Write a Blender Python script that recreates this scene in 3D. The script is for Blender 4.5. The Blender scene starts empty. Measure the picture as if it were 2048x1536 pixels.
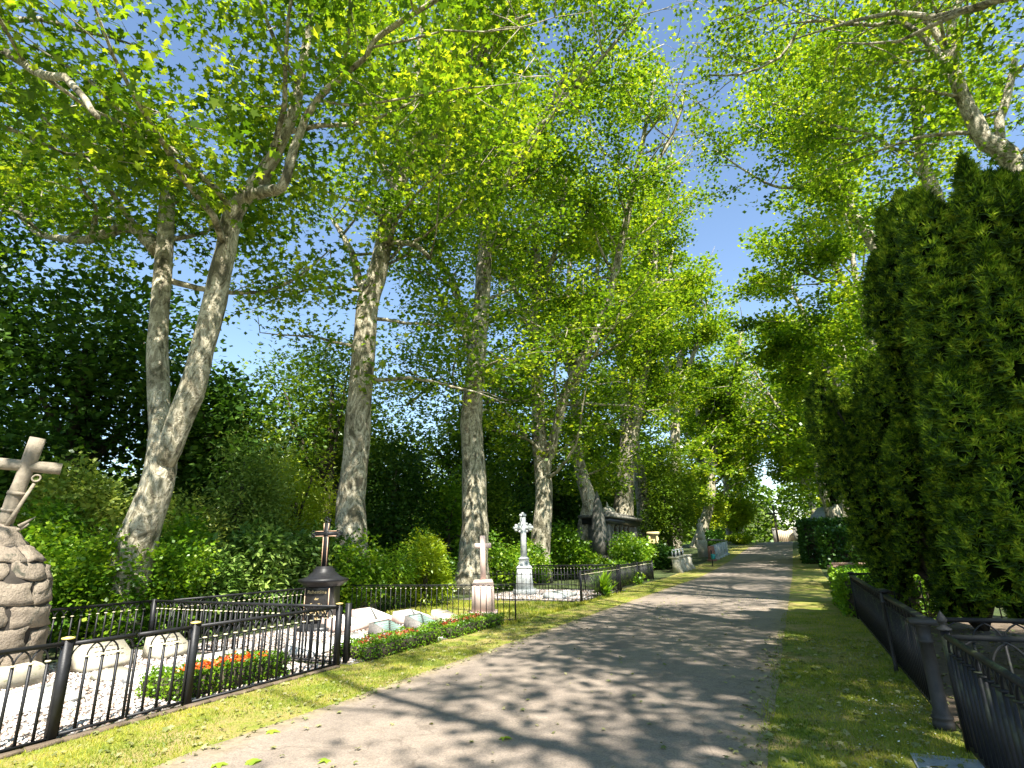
import bpy, math, random
import numpy as np
from mathutils import Vector, Matrix
random.seed(11)
RNG = np.random.default_rng(7)
SC = bpy.context.scene

# ------------------------------------------------------------------ camera, sky, sun, exposure
cam_d = bpy.data.cameras.new('camera'); cam = bpy.data.objects.new('camera', cam_d)
SC.collection.objects.link(cam); SC.camera = cam
CAM_X = (0.89757, 0.14654, 0.41580); CAM_Y = (0.44021, -0.24636, -0.86343); CAM_Z = (-0.02409, 0.95803, -0.28564)
cam.matrix_world = Matrix(((CAM_X[0], CAM_X[1], CAM_X[2], 0), (CAM_Y[0], CAM_Y[1], CAM_Y[2], 0),
                           (CAM_Z[0], CAM_Z[1], CAM_Z[2], 1.6), (0, 0, 0, 1)))
cam_d.sensor_width = 36.0; cam_d.lens = 36.0 * 1118 / 2048
cam_d.clip_start = 0.05; cam_d.clip_end = 2000

SUN_EL = math.radians(53); SUN_DIR = Vector((0.63, -0.78, 0)).normalized()   # horizontal direction towards the sun
to_sun = Vector((SUN_DIR.x * math.cos(SUN_EL), SUN_DIR.y * math.cos(SUN_EL), math.sin(SUN_EL)))
world = bpy.data.worlds.new('World'); SC.world = world; world.use_nodes = True
wn = world.node_tree.nodes; wl = world.node_tree.links
sky = wn.new('ShaderNodeTexSky'); sky.sky_type = 'NISHITA'; sky.sun_disc = False
sky.sun_elevation = SUN_EL; sky.sun_rotation = math.atan2(SUN_DIR.x, SUN_DIR.y)
sky.air_density = 1.15; sky.dust_density = 0.0; sky.ozone_density = 2.0; sky.altitude = 100
bg = wn['Background']; bg.inputs['Strength'].default_value = 0.085
wl.new(sky.outputs[0], bg.inputs[0])
sun_d = bpy.data.lights.new('sun', 'SUN'); sun = bpy.data.objects.new('sun', sun_d); SC.collection.objects.link(sun)
sun_d.energy = 5.0; sun_d.angle = math.radians(0.53); sun_d.color = (1.0, 0.95, 0.86)
sun.rotation_euler = to_sun.to_track_quat('Z', 'Y').to_euler(); sun.location = (0, 0, 60)
SC.view_settings.view_transform = 'Standard'; SC.view_settings.look = 'None'
SC.view_settings.gamma = 1.0; SC.view_settings.exposure = 1.68; SC.view_settings.use_curve_mapping = False
SC.render.engine = 'CYCLES'
SC.cycles.max_bounces = 6; SC.cycles.diffuse_bounces = 3; SC.cycles.glossy_bounces = 2
SC.cycles.transmission_bounces = 4; SC.cycles.use_denoising = True
SC.cycles.sample_clamp_indirect = 6.0

# ------------------------------------------------------------------ materials
def nmat(name):
    m = bpy.data.materials.new(name); m.use_nodes = True
    n = m.node_tree.nodes; l = m.node_tree.links
    return m, n, l, n['Principled BSDF']
def ramp(n, l, fac, stops):
    r = n.new('ShaderNodeValToRGB'); e = r.color_ramp.elements
    while len(e) < len(stops): e.new(0.5)
    for i, (p, c) in enumerate(stops): e[i].position = p; e[i].color = (c[0], c[1], c[2], 1)
    l.new(fac, r.inputs[0]); return r.outputs[0]
def noise(n, l, scale, detail=4, rough=0.55, vec=None, dist=0.0):
    t = n.new('ShaderNodeTexNoise'); t.inputs['Scale'].default_value = scale; t.inputs['Detail'].default_value = detail
    t.inputs['Roughness'].default_value = rough; t.inputs['Distortion'].default_value = dist
    if vec is not None: l.new(vec, t.inputs['Vector'])
    return t.outputs['Fac']
def coords(n, l, scale=(1, 1, 1)):
    g = n.new('ShaderNodeNewGeometry'); mp = n.new('ShaderNodeMapping'); mp.inputs['Scale'].default_value = scale
    l.new(g.outputs['Position'], mp.inputs[0]); return mp.outputs[0]
def mixc(n, l, fac, a, b, mode='MIX'):
    m = n.new('ShaderNodeMix'); m.data_type = 'RGBA'; m.blend_type = mode
    if isinstance(fac, float): m.inputs[0].default_value = fac
    else: l.new(fac, m.inputs[0])
    for k, v in ((6, a), (7, b)):
        if isinstance(v, tuple): m.inputs[k].default_value = (v[0], v[1], v[2], 1)
        else: l.new(v, m.inputs[k])
    return m.outputs[2]
def bump(n, l, b, h, strength, dist):
    u = n.new('ShaderNodeBump'); u.inputs['Strength'].default_value = strength; u.inputs['Distance'].default_value = dist
    l.new(h, u.inputs['Height']); l.new(u.outputs[0], b.inputs['Normal'])

def leafmat(name, stops, trans, tw=0.45, gloss=0.35, clump=0.45, gw=0.045):
    m = bpy.data.materials.new(name); m.use_nodes = True
    n = m.node_tree.nodes; l = m.node_tree.links; n.clear()
    g = n.new('ShaderNodeNewGeometry')
    nz = noise(n, l, clump, 2, 0.5, coords(n, l))
    add = n.new('ShaderNodeMath'); add.operation = 'MULTIPLY_ADD'
    l.new(nz, add.inputs[0]); add.inputs[1].default_value = 1.5; add.inputs[2].default_value = -0.5
    a2 = n.new('ShaderNodeMath'); a2.operation = 'ADD'; a2.use_clamp = True
    hr = n.new('ShaderNodeMath'); hr.operation = 'MULTIPLY'; hr.inputs[1].default_value = .55; l.new(g.outputs['Random Per Island'], hr.inputs[0])
    l.new(hr.outputs[0], a2.inputs[0]); l.new(add.outputs[0], a2.inputs[1])
    c = ramp(n, l, a2.outputs[0], stops)
    tc = mixc(n, l, 1.0, c, trans, 'MULTIPLY')
    d = n.new('ShaderNodeBsdfDiffuse'); l.new(c, d.inputs[0])
    t = n.new('ShaderNodeBsdfTranslucent'); l.new(tc, t.inputs[0])
    mx = n.new('ShaderNodeMixShader'); mx.inputs[0].default_value = tw; l.new(d.outputs[0], mx.inputs[1]); l.new(t.outputs[0], mx.inputs[2])
    gl = n.new('ShaderNodeBsdfGlossy'); gl.inputs['Roughness'].default_value = gloss; gl.inputs[0].default_value = (.5, .55, .5, 1)
    m2 = n.new('ShaderNodeMixShader'); m2.inputs[0].default_value = gw
    l.new(mx.outputs[0], m2.inputs[1]); l.new(gl.outputs[0], m2.inputs[2])
    o = n.new('ShaderNodeOutputMaterial'); l.new(m2.outputs[0], o.inputs[0])
    return m
M = {}
M['plane'] = leafmat('plane_leaf', [(0.0, (.030, .070, .006)), (.3, (.075, .150, .010)), (.62, (.17, .27, .016)), (1.0, (.46, .50, .045))], (1.65, 1.65, .55), .5, .35, .7)
M['maple'] = leafmat('dark_leaf', [(0.0, (.018, .05, .010)), (.6, (.05, .11, .016)), (1.0, (.13, .22, .03))], (1.4, 1.5, .6), .35)
M['wood'] = leafmat('woodland_leaf', [(0.0, (.025, .065, .008)), (.5, (.09, .165, .012)), (1.0, (.25, .34, .03))], (1.5, 1.5, .6), .4)
M['pale'] = leafmat('pale_leaf', [(0.0, (.10, .17, .03)), (.5, (.24, .33, .06)), (1.0, (.45, .48, .09))], (1.3, 1.3, .7), .4)
M['gold'] = leafmat('golden_leaf', [(0.0, (.14, .22, .015)), (.5, (.27, .38, .02)), (1.0, (.45, .50, .03))], (1.5, 1.4, .5), .45)
M['rhodo'] = leafmat('rhododendron_leaf', [(0.0, (.035, .09, .012)), (.55, (.12, .21, .035)), (1.0, (.32, .42, .10))], (1.2, 1.4, .5), .22, .3, 1.2)
M['shrub'] = leafmat('shrub_leaf', [(0.0, (.035, .10, .008)), (.5, (.12, .24, .015)), (1.0, (.34, .46, .03))], (1.5, 1.5, .5), .4, .35, 1.2)
M['yew'] = leafmat('yew_needle', [(0.0, (.010, .026, .004)), (.4, (.03, .07, .006)), (.64, (.15, .25, .013)), (1.0, (.52, .58, .05))], (1.4, 1.5, .5), .2, .5, 7.0, .02)  # bright stops paint sunlit tips into the needle colour, besides fresh growth
M['box'] = leafmat('box_leaf', [(0.0, (.04, .11, .008)), (.5, (.12, .24, .012)), (1.0, (.28, .42, .02))], (1.4, 1.4, .5), .35, .35, 3.0)
M['hedge'] = leafmat('hedge_leaf', [(0.0, (.014, .045, .007)), (.6, (.035, .095, .012)), (1.0, (.10, .20, .02))], (1.4, 1.5, .5), .3, .35, 1.5)
M['grass'] = leafmat('grass_blade', [(0.0, (.07, .13, .010)), (.5, (.22, .28, .018)), (1.0, (.50, .44, .06))], (1.3, 1.2, .5), .35, .5, 1.4)
M['litter'] = leafmat('dry_leaf', [(0.0, (.12, .15, .04)), (.5, (.26, .27, .11)), (1.0, (.42, .38, .20))], (1.1, 1.1, .6), .25, .5, 3.0)
M['freshleaf'] = leafmat('fresh_fallen_leaf', [(0.0, (.20, .34, .03)), (1.0, (.34, .44, .05))], (1.2, 1.2, .6), .3, .4, 3.0)
M['orange'] = leafmat('begonia_petal', [(0.0, (.75, .09, .02)), (1.0, (.85, .20, .03))], (1, 1, 1), .3, .4, 4)
M['red'] = leafmat('red_petal', [(0.0, (.28, .03, .02)), (1.0, (.5, .07, .03))], (1, 1, 1), .3, .4, 4)
M['daisy'] = leafmat('daisy_petal', [(0.0, (.8, .8, .75)), (1.0, (.85, .85, .8))], (1, 1, 1), .2, .4, 4)

def bark(name, sc=1.0, cols=None):
    m, n, l, b = nmat(name)
    v = coords(n, l, (1, 1, .5))
    a = noise(n, l, 2.1 * sc, 4, .62, v, 1.6)
    c = ramp(n, l, a, cols or [(.30, (.10, .095, .06)), (.385, (.15, .14, .09)), (.40, (.30, .275, .20)), (.47, (.36, .33, .25)), (.485, (.56, .53, .43)), (.56, (.66, .62, .51)), (.575, (.42, .40, .30)), (.66, (.27, .26, .19)), (.68, (.16, .14, .10))])
    a2 = noise(n, l, 7.5 * sc, 4, .65, v, 2.0)
    c2 = ramp(n, l, a2, [(.38, (.34, .31, .24)), (.43, (.80, .77, .68)), (.52, (1.05, 1.03, .97)), (.62, (1.1, 1.07, 1.0)), (.66, (.62, .60, .5))])
    c = mixc(n, l, .85, c, c2, 'MULTIPLY')
    v3 = coords(n, l, (1, 1, 6)); a3 = noise(n, l, 4, 4, .6, v3)
    c3 = ramp(n, l, a3, [(.33, (.30, .28, .25)), (.40, (1, 1, 1))])
    c = mixc(n, l, .6, c, c3, 'MULTIPLY')
    l.new(c, b.inputs['Base Color']); b.inputs['Roughness'].default_value = .85
    c = mixc(n, l, 1.0, c, (.74, .72, .68), 'MULTIPLY')
    l.new(c, b.inputs['Base Color'])
    ad = n.new('ShaderNodeMath'); ad.operation = 'ADD'; l.new(a, ad.inputs[0]); l.new(a2, ad.inputs[1])
    bump(n, l, b, ad.outputs[0], .8, .06)
    return m
M['bark'] = bark('plane_bark')
M['darkbark'] = bark('dark_bark', 1.4, [(.3, (.03, .025, .018)), (.5, (.08, .065, .045)), (.7, (.13, .11, .08))])

def stone(name, c0, c1, scale=6, rough=.85, bs=.4, bd=.02, spots=None, spec=.5):
    m, n, l, b = nmat(name); v = coords(n, l)
    a = noise(n, l, scale, 6, .65, v)
    c = ramp(n, l, a, [(.3, c0), (.7, c1)])
    if spots:
        s = noise(n, l, scale * 2.3, 4, .7, v, .5)
        f = ramp(n, l, s, [(.56, (0, 0, 0)), (.66, (1, 1, 1))])
        c = mixc(n, l, f, c, spots)
    l.new(c, b.inputs['Base Color']); b.inputs['Roughness'].default_value = rough; b.inputs['Specular IOR Level'].default_value = spec
    a2 = noise(n, l, scale * 6, 5, .7, v); bump(n, l, b, a2, bs, bd)
    return m
M['rock'] = stone('sandstone', (.17, .135, .10), (.34, .28, .21), 2.6, .9, 1.0, .06, (.09, .085, .06))
M['rockjoint'] = stone('dark_joint', (.02, .016, .012), (.05, .04, .03), 6)
M['logstone'] = stone('carved_stone', (.17, .14, .10), (.33, .28, .21), 5, .85, .5, .02, (.17, .15, .10))
M['pink'] = stone('pink_granite', (.52, .38, .32), (.68, .53, .46), 60, .5, .1, .004)
M['whitestone'] = stone('pale_marble', (.40, .42, .40), (.62, .64, .62), 5, .6, .2, .01, (.30, .31, .28))
M['whiteslab'] = stone('white_marble', (.62, .60, .56), (.78, .76, .72), 8, .5, .15, .006, (.48, .45, .36))
M['beige'] = stone('beige_stone', (.40, .36, .27), (.55, .50, .39), 9, .75, .3, .01, (.30, .31, .16))
M['greystone'] = stone('grey_granite', (.10, .095, .085), (.22, .20, .18), 30, .6, .2, .008)
M['plate'] = stone('verdigris_plate', (.13, .21, .18), (.22, .32, .28), 10, .55, .1, .004)
M['oldstone'] = stone('weathered_stone', (.09, .085, .07), (.24, .225, .185), 4, .9, .6, .03, (.08, .08, .06))
M['darkstone'] = stone('dark_granite', (.015, .015, .015), (.04, .04, .04), 20, .35, .1, .004)
M['kerb'] = stone('kerb_stone', (.22, .20, .16), (.36, .33, .27), 7, .85, .4, .015)
M['soil'] = stone('soil', (.10, .07, .045), (.20, .15, .10), 8, .95, .8, .03)
M['brick'] = stone('brick_red', (.28, .12, .08), (.38, .19, .14), 12)
M['plaster'] = stone('pale_plaster', (.45, .38, .33), (.58, .50, .44), 5)
M['slate'] = stone('slate', (.16, .18, .22), (.36, .39, .44), 5, .4)
M['terracotta'] = stone('brown_coping', (.22, .13, .09), (.36, .24, .17), 9)
M['woodwall'] = stone('pale_wood', (.40, .33, .22), (.55, .46, .32), 3)
M['yellowstone'] = stone('yellow_stone', (.45, .36, .16), (.6, .5, .26), 6)

def iron(name, c, rough, lichen=None):
    m, n, l, b = nmat(name); v = coords(n, l)
    a = noise(n, l, 14, 5, .7, v)
    col = ramp(n, l, a, [(.3, c), (.75, tuple(x * 1.9 for x in c))])
    if lichen:
        f = ramp(n, l, noise(n, l, 5, 4, .7, v), [(.5, (0, 0, 0)), (.68, (1, 1, 1))])
        g = n.new('ShaderNodeNewGeometry'); sp = n.new('ShaderNodeSeparateXYZ'); l.new(g.outputs['Normal'], sp.inputs[0])
        up = n.new('ShaderNodeMath'); up.operation = 'MULTIPLY'; up.use_clamp = True; l.new(sp.outputs[2], up.inputs[0]); l.new(f, up.inputs[1])
        col = mixc(n, l, up.outputs[0], col, lichen)
    l.new(col, b.inputs['Base Color']); b.inputs['Roughness'].default_value = rough
    b.inputs['Specular IOR Level'].default_value = .3
    bump(n, l, b, noise(n, l, 60, 4, .7, v), .35, .004)
    return m
M['iron'] = iron('black_iron', (.011, .011, .012), .45)
M['ironr'] = iron('weathered_iron', (.009, .009, .010), .55, (.12, .14, .06))
M['gilt'] = iron('gilded_iron', (.50, .38, .12), .45)
M['palegilt'] = iron('faded_gilt', (.42, .38, .26), .5)
M['column'] = iron('grey_cast_iron', (.026, .025, .023), .6)
M['gold_letter'] = iron('gold_letter', (.42, .32, .16), .4)
M['engraved'] = iron('engraved_line', (.10, .09, .07), .8)
M['rustedge'] = iron('copper_edge', (.42, .27, .18), .4)
M['teal'] = iron('teal_plastic', (.02, .18, .18), .4)
M['lampglass'] = iron('lantern_frame', (.6, .6, .58), .4)

m, n, l, b = nmat('path_surface'); v = coords(n, l)
big = noise(n, l, .8, 4, .6, v); fine = noise(n, l, 70, 3, .7, v); med = noise(n, l, 7, 5, .65, v)
c = ramp(n, l, big, [(.3, (.19, .158, .13)), (.7, (.27, .225, .182))])
c = mixc(n, l, .8, c, ramp(n, l, fine, [(.30, (.55, .55, .55)), (.5, (1, 1, 1)), (.72, (1.55, 1.5, 1.45))]), 'MULTIPLY')
c = mixc(n, l, .6, c, ramp(n, l, med, [(.32, (.68, .66, .62)), (.5, (1, 1, 1)), (.75, (1.12, 1.1, 1.05))]), 'MULTIPLY')
vo = n.new('ShaderNodeTexVoronoi'); vo.feature = 'DISTANCE_TO_EDGE'; vo.inputs['Scale'].default_value = .55
wv = n.new('ShaderNodeVectorMath'); wv.operation = 'ADD'; ns = n.new('ShaderNodeTexNoise'); ns.inputs['Scale'].default_value = 2.2; l.new(v, ns.inputs['Vector'])
l.new(v, wv.inputs[0]); l.new(ns.outputs['Color'], wv.inputs[1]); l.new(wv.outputs[0], vo.inputs['Vector'])
c = mixc(n, l, .5, c, ramp(n, l, vo.outputs['Distance'], [(0, (.45, .43, .4)), (.012, (1, 1, 1))]), 'MULTIPLY')
v5 = coords(n, l, (1, .12, 1)); tr_ = noise(n, l, 1.3, 3, .5, v5)
c = mixc(n, l, .7, c, ramp(n, l, tr_, [(.35, (.78, .76, .75)), (.55, (1.03, 1.0, .97)), (.7, (1.14, 1.08, 1.0))]), 'MULTIPLY')
gx = n.new('ShaderNodeNewGeometry'); sx_ = n.new('ShaderNodeSeparateXYZ'); l.new(gx.outputs['Position'], sx_.inputs[0])
ab_ = n.new('ShaderNodeMath'); ab_.operation = 'ADD'; ab_.inputs[1].default_value = 2.69; l.new(sx_.outputs[0], ab_.inputs[0])
ab2 = n.new('ShaderNodeMath'); ab2.operation = 'ABSOLUTE'; l.new(ab_.outputs[0], ab2.inputs[0])
ab3 = n.new('ShaderNodeMath'); ab3.operation = 'MULTIPLY_ADD'; l.new(noise(n, l, 4, 5, .7, v), ab3.inputs[0]); ab3.inputs[1].default_value = .9; l.new(ab2.outputs[0], ab3.inputs[2])
ef = n.new('ShaderNodeMapRange'); ef.inputs[1].default_value = 2.36; ef.inputs[2].default_value = 2.75; l.new(ab3.outputs[0], ef.inputs[0])
c = mixc(n, l, ef.outputs[0], c, ramp(n, l, med, [(.35, (.14, .11, .06)), (.65, (.30, .24, .14))]))
l.new(c, b.inputs['Base Color']); b.inputs['Roughness'].default_value = .9
bump(n, l, b, fine, .5, .006); M['path'] = m
m, n, l, b = nmat('turf'); v = coords(n, l)
a = noise(n, l, 1.6, 5, .65, v); a2 = noise(n, l, 40, 4, .7, v)
c = ramp(n, l, a, [(.28, (.08, .13, .012)), (.44, (.20, .23, .02)), (.56, (.30, .25, .07)), (.72, (.38, .28, .14))])
c = mixc(n, l, .8, c, ramp(n, l, a2, [(.3, (.5, .5, .5)), (.7, (1.3, 1.3, 1.2))]), 'MULTIPLY')
l.new(c, b.inputs['Base Color']); b.inputs['Roughness'].default_value = .95; bump(n, l, b, a2, .8, .03); M['turf'] = m
m, n, l, b = nmat('forest_floor'); v = coords(n, l)
a = noise(n, l, 1.1, 5, .65, v); a2 = noise(n, l, 25, 4, .7, v)
c = ramp(n, l, a, [(.35, (.035, .055, .012)), (.55, (.07, .10, .02)), (.7, (.10, .075, .045))])
c = mixc(n, l, .8, c, ramp(n, l, a2, [(.3, (.4, .4, .4)), (.7, (1.4, 1.4, 1.3))]), 'MULTIPLY')
l.new(c, b.inputs['Base Color']); b.inputs['Roughness'].default_value = .95; bump(n, l, b, a2, .9, .05); M['floor'] = m
m, n, l, b = nmat('pebble'); g = n.new('ShaderNodeNewGeometry')
c = ramp(n, l, g.outputs['Random Per Island'], [(0, (.16, .13, .10)), (.2, (.42, .30, .23)), (.45, (.58, .49, .43)), (.75, (.50, .48, .46)), (1, (.70, .68, .64))])
l.new(c, b.inputs['Base Color']); b.inputs['Roughness'].default_value = .6; M['pebble'] = m
M['gravelbase'] = stone('gravel_bed', (.20, .165, .14), (.45, .40, .35), 28, .9, .9, .04)

# ------------------------------------------------------------------ object helpers
COL = SC.collection
def wloc(o):
    v = Vector((0, 0, 0))
    while o is not None: v += o.location; o = o.parent
    return v
def tag(o, label=None, cat=None, group=None, kind=None):
    if label: o['label'] = label
    if cat: o['category'] = cat
    if group: o['group'] = group
    if kind: o['kind'] = kind
    return o
def thing(name, loc, label, cat, group=None, rz=0.0):
    o = bpy.data.objects.new(name, None); COL.objects.link(o); o.location = loc; o.rotation_euler = (0, 0, rz)
    o.empty_display_size = .2
    return tag(o, label, cat, group)
def link(name, me, parent=None, loc=(0, 0, 0), rot=(0, 0, 0), scale=None, kind=None):
    o = bpy.data.objects.new(name, me); COL.objects.link(o); o.parent = parent; o.location = loc; o.rotation_euler = rot
    if scale: o.scale = scale
    if kind: o['kind'] = kind
    return o
def me_np(name, V, loops, sizes, mat, smooth=False):
    me = bpy.data.meshes.new(name); V = np.asarray(V, dtype=np.float32)
    loops = np.asarray(loops, dtype=np.int32); sizes = np.asarray(sizes, dtype=np.int32)
    me.vertices.add(len(V)); me.vertices.foreach_set('co', V.ravel())
    me.loops.add(len(loops)); me.loops.foreach_set('vertex_index', loops)
    me.polygons.add(len(sizes)); st = np.zeros(len(sizes), dtype=np.int32); st[1:] = np.cumsum(sizes)[:-1]
    me.polygons.foreach_set('loop_start', st)
    if smooth: me.polygons.foreach_set('use_smooth', np.ones(len(sizes), dtype=bool))
    me.update(calc_edges=True); me.materials.append(mat); return me
class MB:
    def __init__(s): s.v = []; s.f = []; s.n = 0
    def add(s, vs, fs):
        s.v.extend(vs); s.f.extend([[i + s.n for i in f] for f in fs]); s.n += len(vs); return s
    def box(s, c, d, rz=0.0, taper=1.0, bev=0.0):
        x, y, z = d[0] / 2, d[1] / 2, d[2] / 2; vs = []
        cs, sn = math.cos(rz), math.sin(rz)
        if bev:
            rings = [(-z, 1), (z - bev, taper), (z, taper)]
            for k, (zz, t) in enumerate(rings):
                ins = bev if k == 2 else 0
                for sx, sy in ((-1, -1), (1, -1), (1, 1), (-1, 1)):
                    px, py = sx * (x * t - ins), sy * (y * t - ins)
                    vs.append((c[0] + px * cs - py * sn, c[1] + px * sn + py * cs, c[2] + zz))
            fs = [(3, 2, 1, 0), (8, 9, 10, 11)]
            for k in (0, 4):
                for i in range(4): fs.append((k + i, k + (i + 1) % 4, k + 4 + (i + 1) % 4, k + 4 + i))
            return s.add(vs, fs)
        for zz, t in ((-z, 1), (z, taper)):
            for sx, sy in ((-1, -1), (1, -1), (1, 1), (-1, 1)):
                px, py = sx * x * t, sy * y * t
                vs.append((c[0] + px * cs - py * sn, c[1] + px * sn + py * cs, c[2] + zz))
        return s.add(vs, [(3, 2, 1, 0), (4, 5, 6, 7), (0, 1, 5, 4), (1, 2, 6, 5), (2, 3, 7, 6), (3, 0, 4, 7)])
    def lathe(s, c, prof, n=12, rot=0.0, sx=1.0, sy=1.0):
        vs = []; fs = []
        for r, z in prof:
            for k in range(n):
                a = 2 * math.pi * k / n + rot; vs.append((c[0] + r * sx * math.cos(a), c[1] + r * sy * math.sin(a), c[2] + z))
        for j in range(len(prof) - 1):
            for k in range(n): fs.append((j * n + k, j * n + (k + 1) % n, (j + 1) * n + (k + 1) % n, (j + 1) * n + k))
        fs.append(tuple(range(n - 1, -1, -1))); fs.append(tuple(range((len(prof) - 1) * n, len(prof) * n)))
        return s.add(vs, fs)
    def tube(s, pts, rad, n=6, lump=0.0, closed=False):
        P = [Vector(p) for p in pts]
        if not hasattr(rad, '__len__'): rad = [rad] * len(P)
        vs = []; fs = []; up = Vector((.13, .9, .3)).normalized(); ph = random.random() * 9
        for i, p in enumerate(P):
            if closed: d = P[(i + 1) % len(P)] - P[i - 1]
            else: d = P[min(i + 1, len(P) - 1)] - P[max(i - 1, 0)]
            d.normalize(); a = up - d * up.dot(d)
            if a.length < .05: a = Vector((1, 0, 0)) - d * d.x
            a.normalize(); bb = d.cross(a); up = a
            for k in range(n):
                t = 2 * math.pi * k / n; r = rad[i]
                if lump: r *= 1 + lump * (math.sin(3 * t + ph + p.z * 1.7) * .5 + math.sin(2 * t - p.z * 2.6 + ph * 2) * .5 + math.sin(p.z * 5.1 + t + ph) * .35)
                vs.append(tuple(p + (a * math.cos(t) + bb * math.sin(t)) * r))
        m = len(P); e = m if closed else m - 1
        for j in range(e):
            for k in range(n):
                j2 = (j + 1) % m; fs.append((j * n + k, j * n + (k + 1) % n, j2 * n + (k + 1) % n, j2 * n + k))
        if not closed: fs.append(tuple(range(n - 1, -1, -1))); fs.append(tuple(range((m - 1) * n, m * n)))
        return s.add(vs, fs)
    def mesh(s, name, mat, smooth=False):
        sizes = [len(f) for f in s.f]; loops = [i for f in s.f for i in f]
        return me_np(name, np.array(s.v).reshape(-1, 3), loops, sizes, mat, smooth)
    def obj(s, name, mat, parent=None, smooth=False, kind=None, local=False):
        if parent is not None and not local:
            o = wloc(parent); s.v = [(x - o.x, y - o.y, z - o.z) for x, y, z in s.v]
        return link(name, s.mesh(name, mat, smooth), parent, kind=kind)
    def solo(s, name, mat, label, cat, group=None, smooth=False, kind=None):
        o = link(name, s.mesh(name, mat, smooth)); return tag(o, label, cat, group, kind)

GY = [(-60, 0), (33, 0), (45, .28), (58, .82), (71, 1.33), (90, 1.7), (110, 1.92), (131, 2.0), (160, 2.0), (500, 2.0)]
def gz(y):
    for (a, za), (b, zb) in zip(GY, GY[1:]):
        if y <= b:
            t = max(0, (y - a) / (b - a)); return za + (zb - za) * t
    return 2.0
def gz_np(y): return np.interp(y, [a for a, _ in GY], [z for _, z in GY])

# ------------------------------------------------------------------ leaves
STAR = np.array([(0, 0, 0), (.42, .0, -.06), (.24, .22, -.01), (.58, .50, -.10), (.20, .52, 0), (0, 1.02, -.08), (-.20, .52, 0), (-.58, .50, -.10), (-.24, .22, -.01), (-.42, .0, -.06)], float)
TRI3 = np.array([(0, 0, 0), (.55, .32, -.08), (.17, .42, 0), (0, 1, -.06), (-.17, .42, 0), (-.55, .32, -.08)], float)
KITE = np.array([(0, 0, 0), (.42, .45, -.05), (0, 1, 0), (-.42, .45, -.05)], float)
LANCE = np.array([(0, 0, 0), (.15, .3, .02), (.16, .65, .02), (0, 1, -.08), (-.16, .65, .02), (-.15, .3, .02)], float)
NEEDLE = np.array([(-.10, 0, 0), (.10, 0, 0), (.03, 1, 0)], float)
def frames(n, rng, flat=1.0, tip=None):
    nn = rng.normal(size=(n, 3)); nn[:, 2] = np.abs(nn[:, 2]) + flat; nn /= np.linalg.norm(nn, axis=1)[:, None]
    t = rng.normal(size=(n, 3)) if tip is None else tip + rng.normal(size=(n, 3)) * .5
    t -= nn * (t * nn).sum(1)[:, None]; t /= np.linalg.norm(t, axis=1)[:, None] + 1e-9
    x = np.cross(t, nn); return x, t, nn
def leaves(tpl, pos, size, fr):
    x, t, nn = fr; n = len(pos); k = len(tpl); s = np.asarray(size).reshape(-1, 1, 1) * np.ones((n, 1, 1))
    V = pos[:, None, :] + s * (tpl[None, :, 0:1] * x[:, None, :] + tpl[None, :, 1:2] * t[:, None, :] + tpl[None, :, 2:3] * nn[:, None, :])
    return V.reshape(-1, 3), k
TRIS = [0]
LANCE2 = np.array([(0, 0, 0), (.19, .45, .02), (0, 1, -.08), (-.19, .45, .02)], float)
def tuft_cloud(name, P, T, scale, mat, parent, rng):
    """Foliage of tens of thousands of small shoots: a point mesh whose points carry a needle tuft each (geometry nodes)."""
    me = bpy.data.meshes.new(name); P = P - np.array(wloc(parent)); me.vertices.add(len(P)); me.vertices.foreach_set('co', P.astype(np.float32).ravel())
    a = me.attributes.new('axis', 'FLOAT_VECTOR', 'POINT'); a.data.foreach_set('vector', T.astype(np.float32).ravel())
    a = me.attributes.new('size', 'FLOAT', 'POINT'); a.data.foreach_set('value', scale.astype(np.float32)); me.materials.append(mat)
    if 'tuft' not in _tuft:
        r = np.random.default_rng(3); k = 13; t = r.normal(size=(k, 3)) * .50 + np.array([0, 0, 1.0]); t /= np.linalg.norm(t, axis=1)[:, None]
        nn = r.normal(size=(k, 3)); nn -= t * (nn * t).sum(1)[:, None]; nn /= np.linalg.norm(nn, axis=1)[:, None]
        V, kk = leaves(NEEDLE * np.array([1.35, 1, 1]), r.normal(size=(k, 3)) * .10, r.uniform(.7, 1.1, k), (np.cross(t, nn), t, nn))
        _tuft['tuft'] = bpy.data.objects.new('needle_tuft', me_np('needle_tuft', V, np.arange(k * kk), np.full(k, kk), mat))
    ng = bpy.data.node_groups.new('needle_tufts', 'GeometryNodeTree'); ng.interface.new_socket('Geometry', in_out='INPUT', socket_type='NodeSocketGeometry'); ng.interface.new_socket('Geometry', in_out='OUTPUT', socket_type='NodeSocketGeometry')
    N = ng.nodes; L = ng.links; i = N.new('NodeGroupInput'); o = N.new('NodeGroupOutput'); oi = N.new('GeometryNodeObjectInfo'); oi.inputs[0].default_value = _tuft['tuft']
    na = N.new('GeometryNodeInputNamedAttribute'); na.data_type = 'FLOAT_VECTOR'; na.inputs[0].default_value = 'axis'
    ns = N.new('GeometryNodeInputNamedAttribute'); ns.data_type = 'FLOAT'; ns.inputs[0].default_value = 'size'
    al = N.new('FunctionNodeAlignRotationToVector'); al.axis = 'Z'; L.new(na.outputs[0], al.inputs['Vector'])
    iop = N.new('GeometryNodeInstanceOnPoints'); L.new(i.outputs[0], iop.inputs['Points']); L.new(oi.outputs['Geometry'], iop.inputs['Instance']); L.new(al.outputs[0], iop.inputs['Rotation']); L.new(ns.outputs[0], iop.inputs['Scale']); L.new(iop.outputs[0], o.inputs[0])
    ob = link(name, me, parent, kind='stuff'); md = ob.modifiers.new('tufts', 'NODES'); md.node_group = ng; return ob
_tuft = {}
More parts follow.
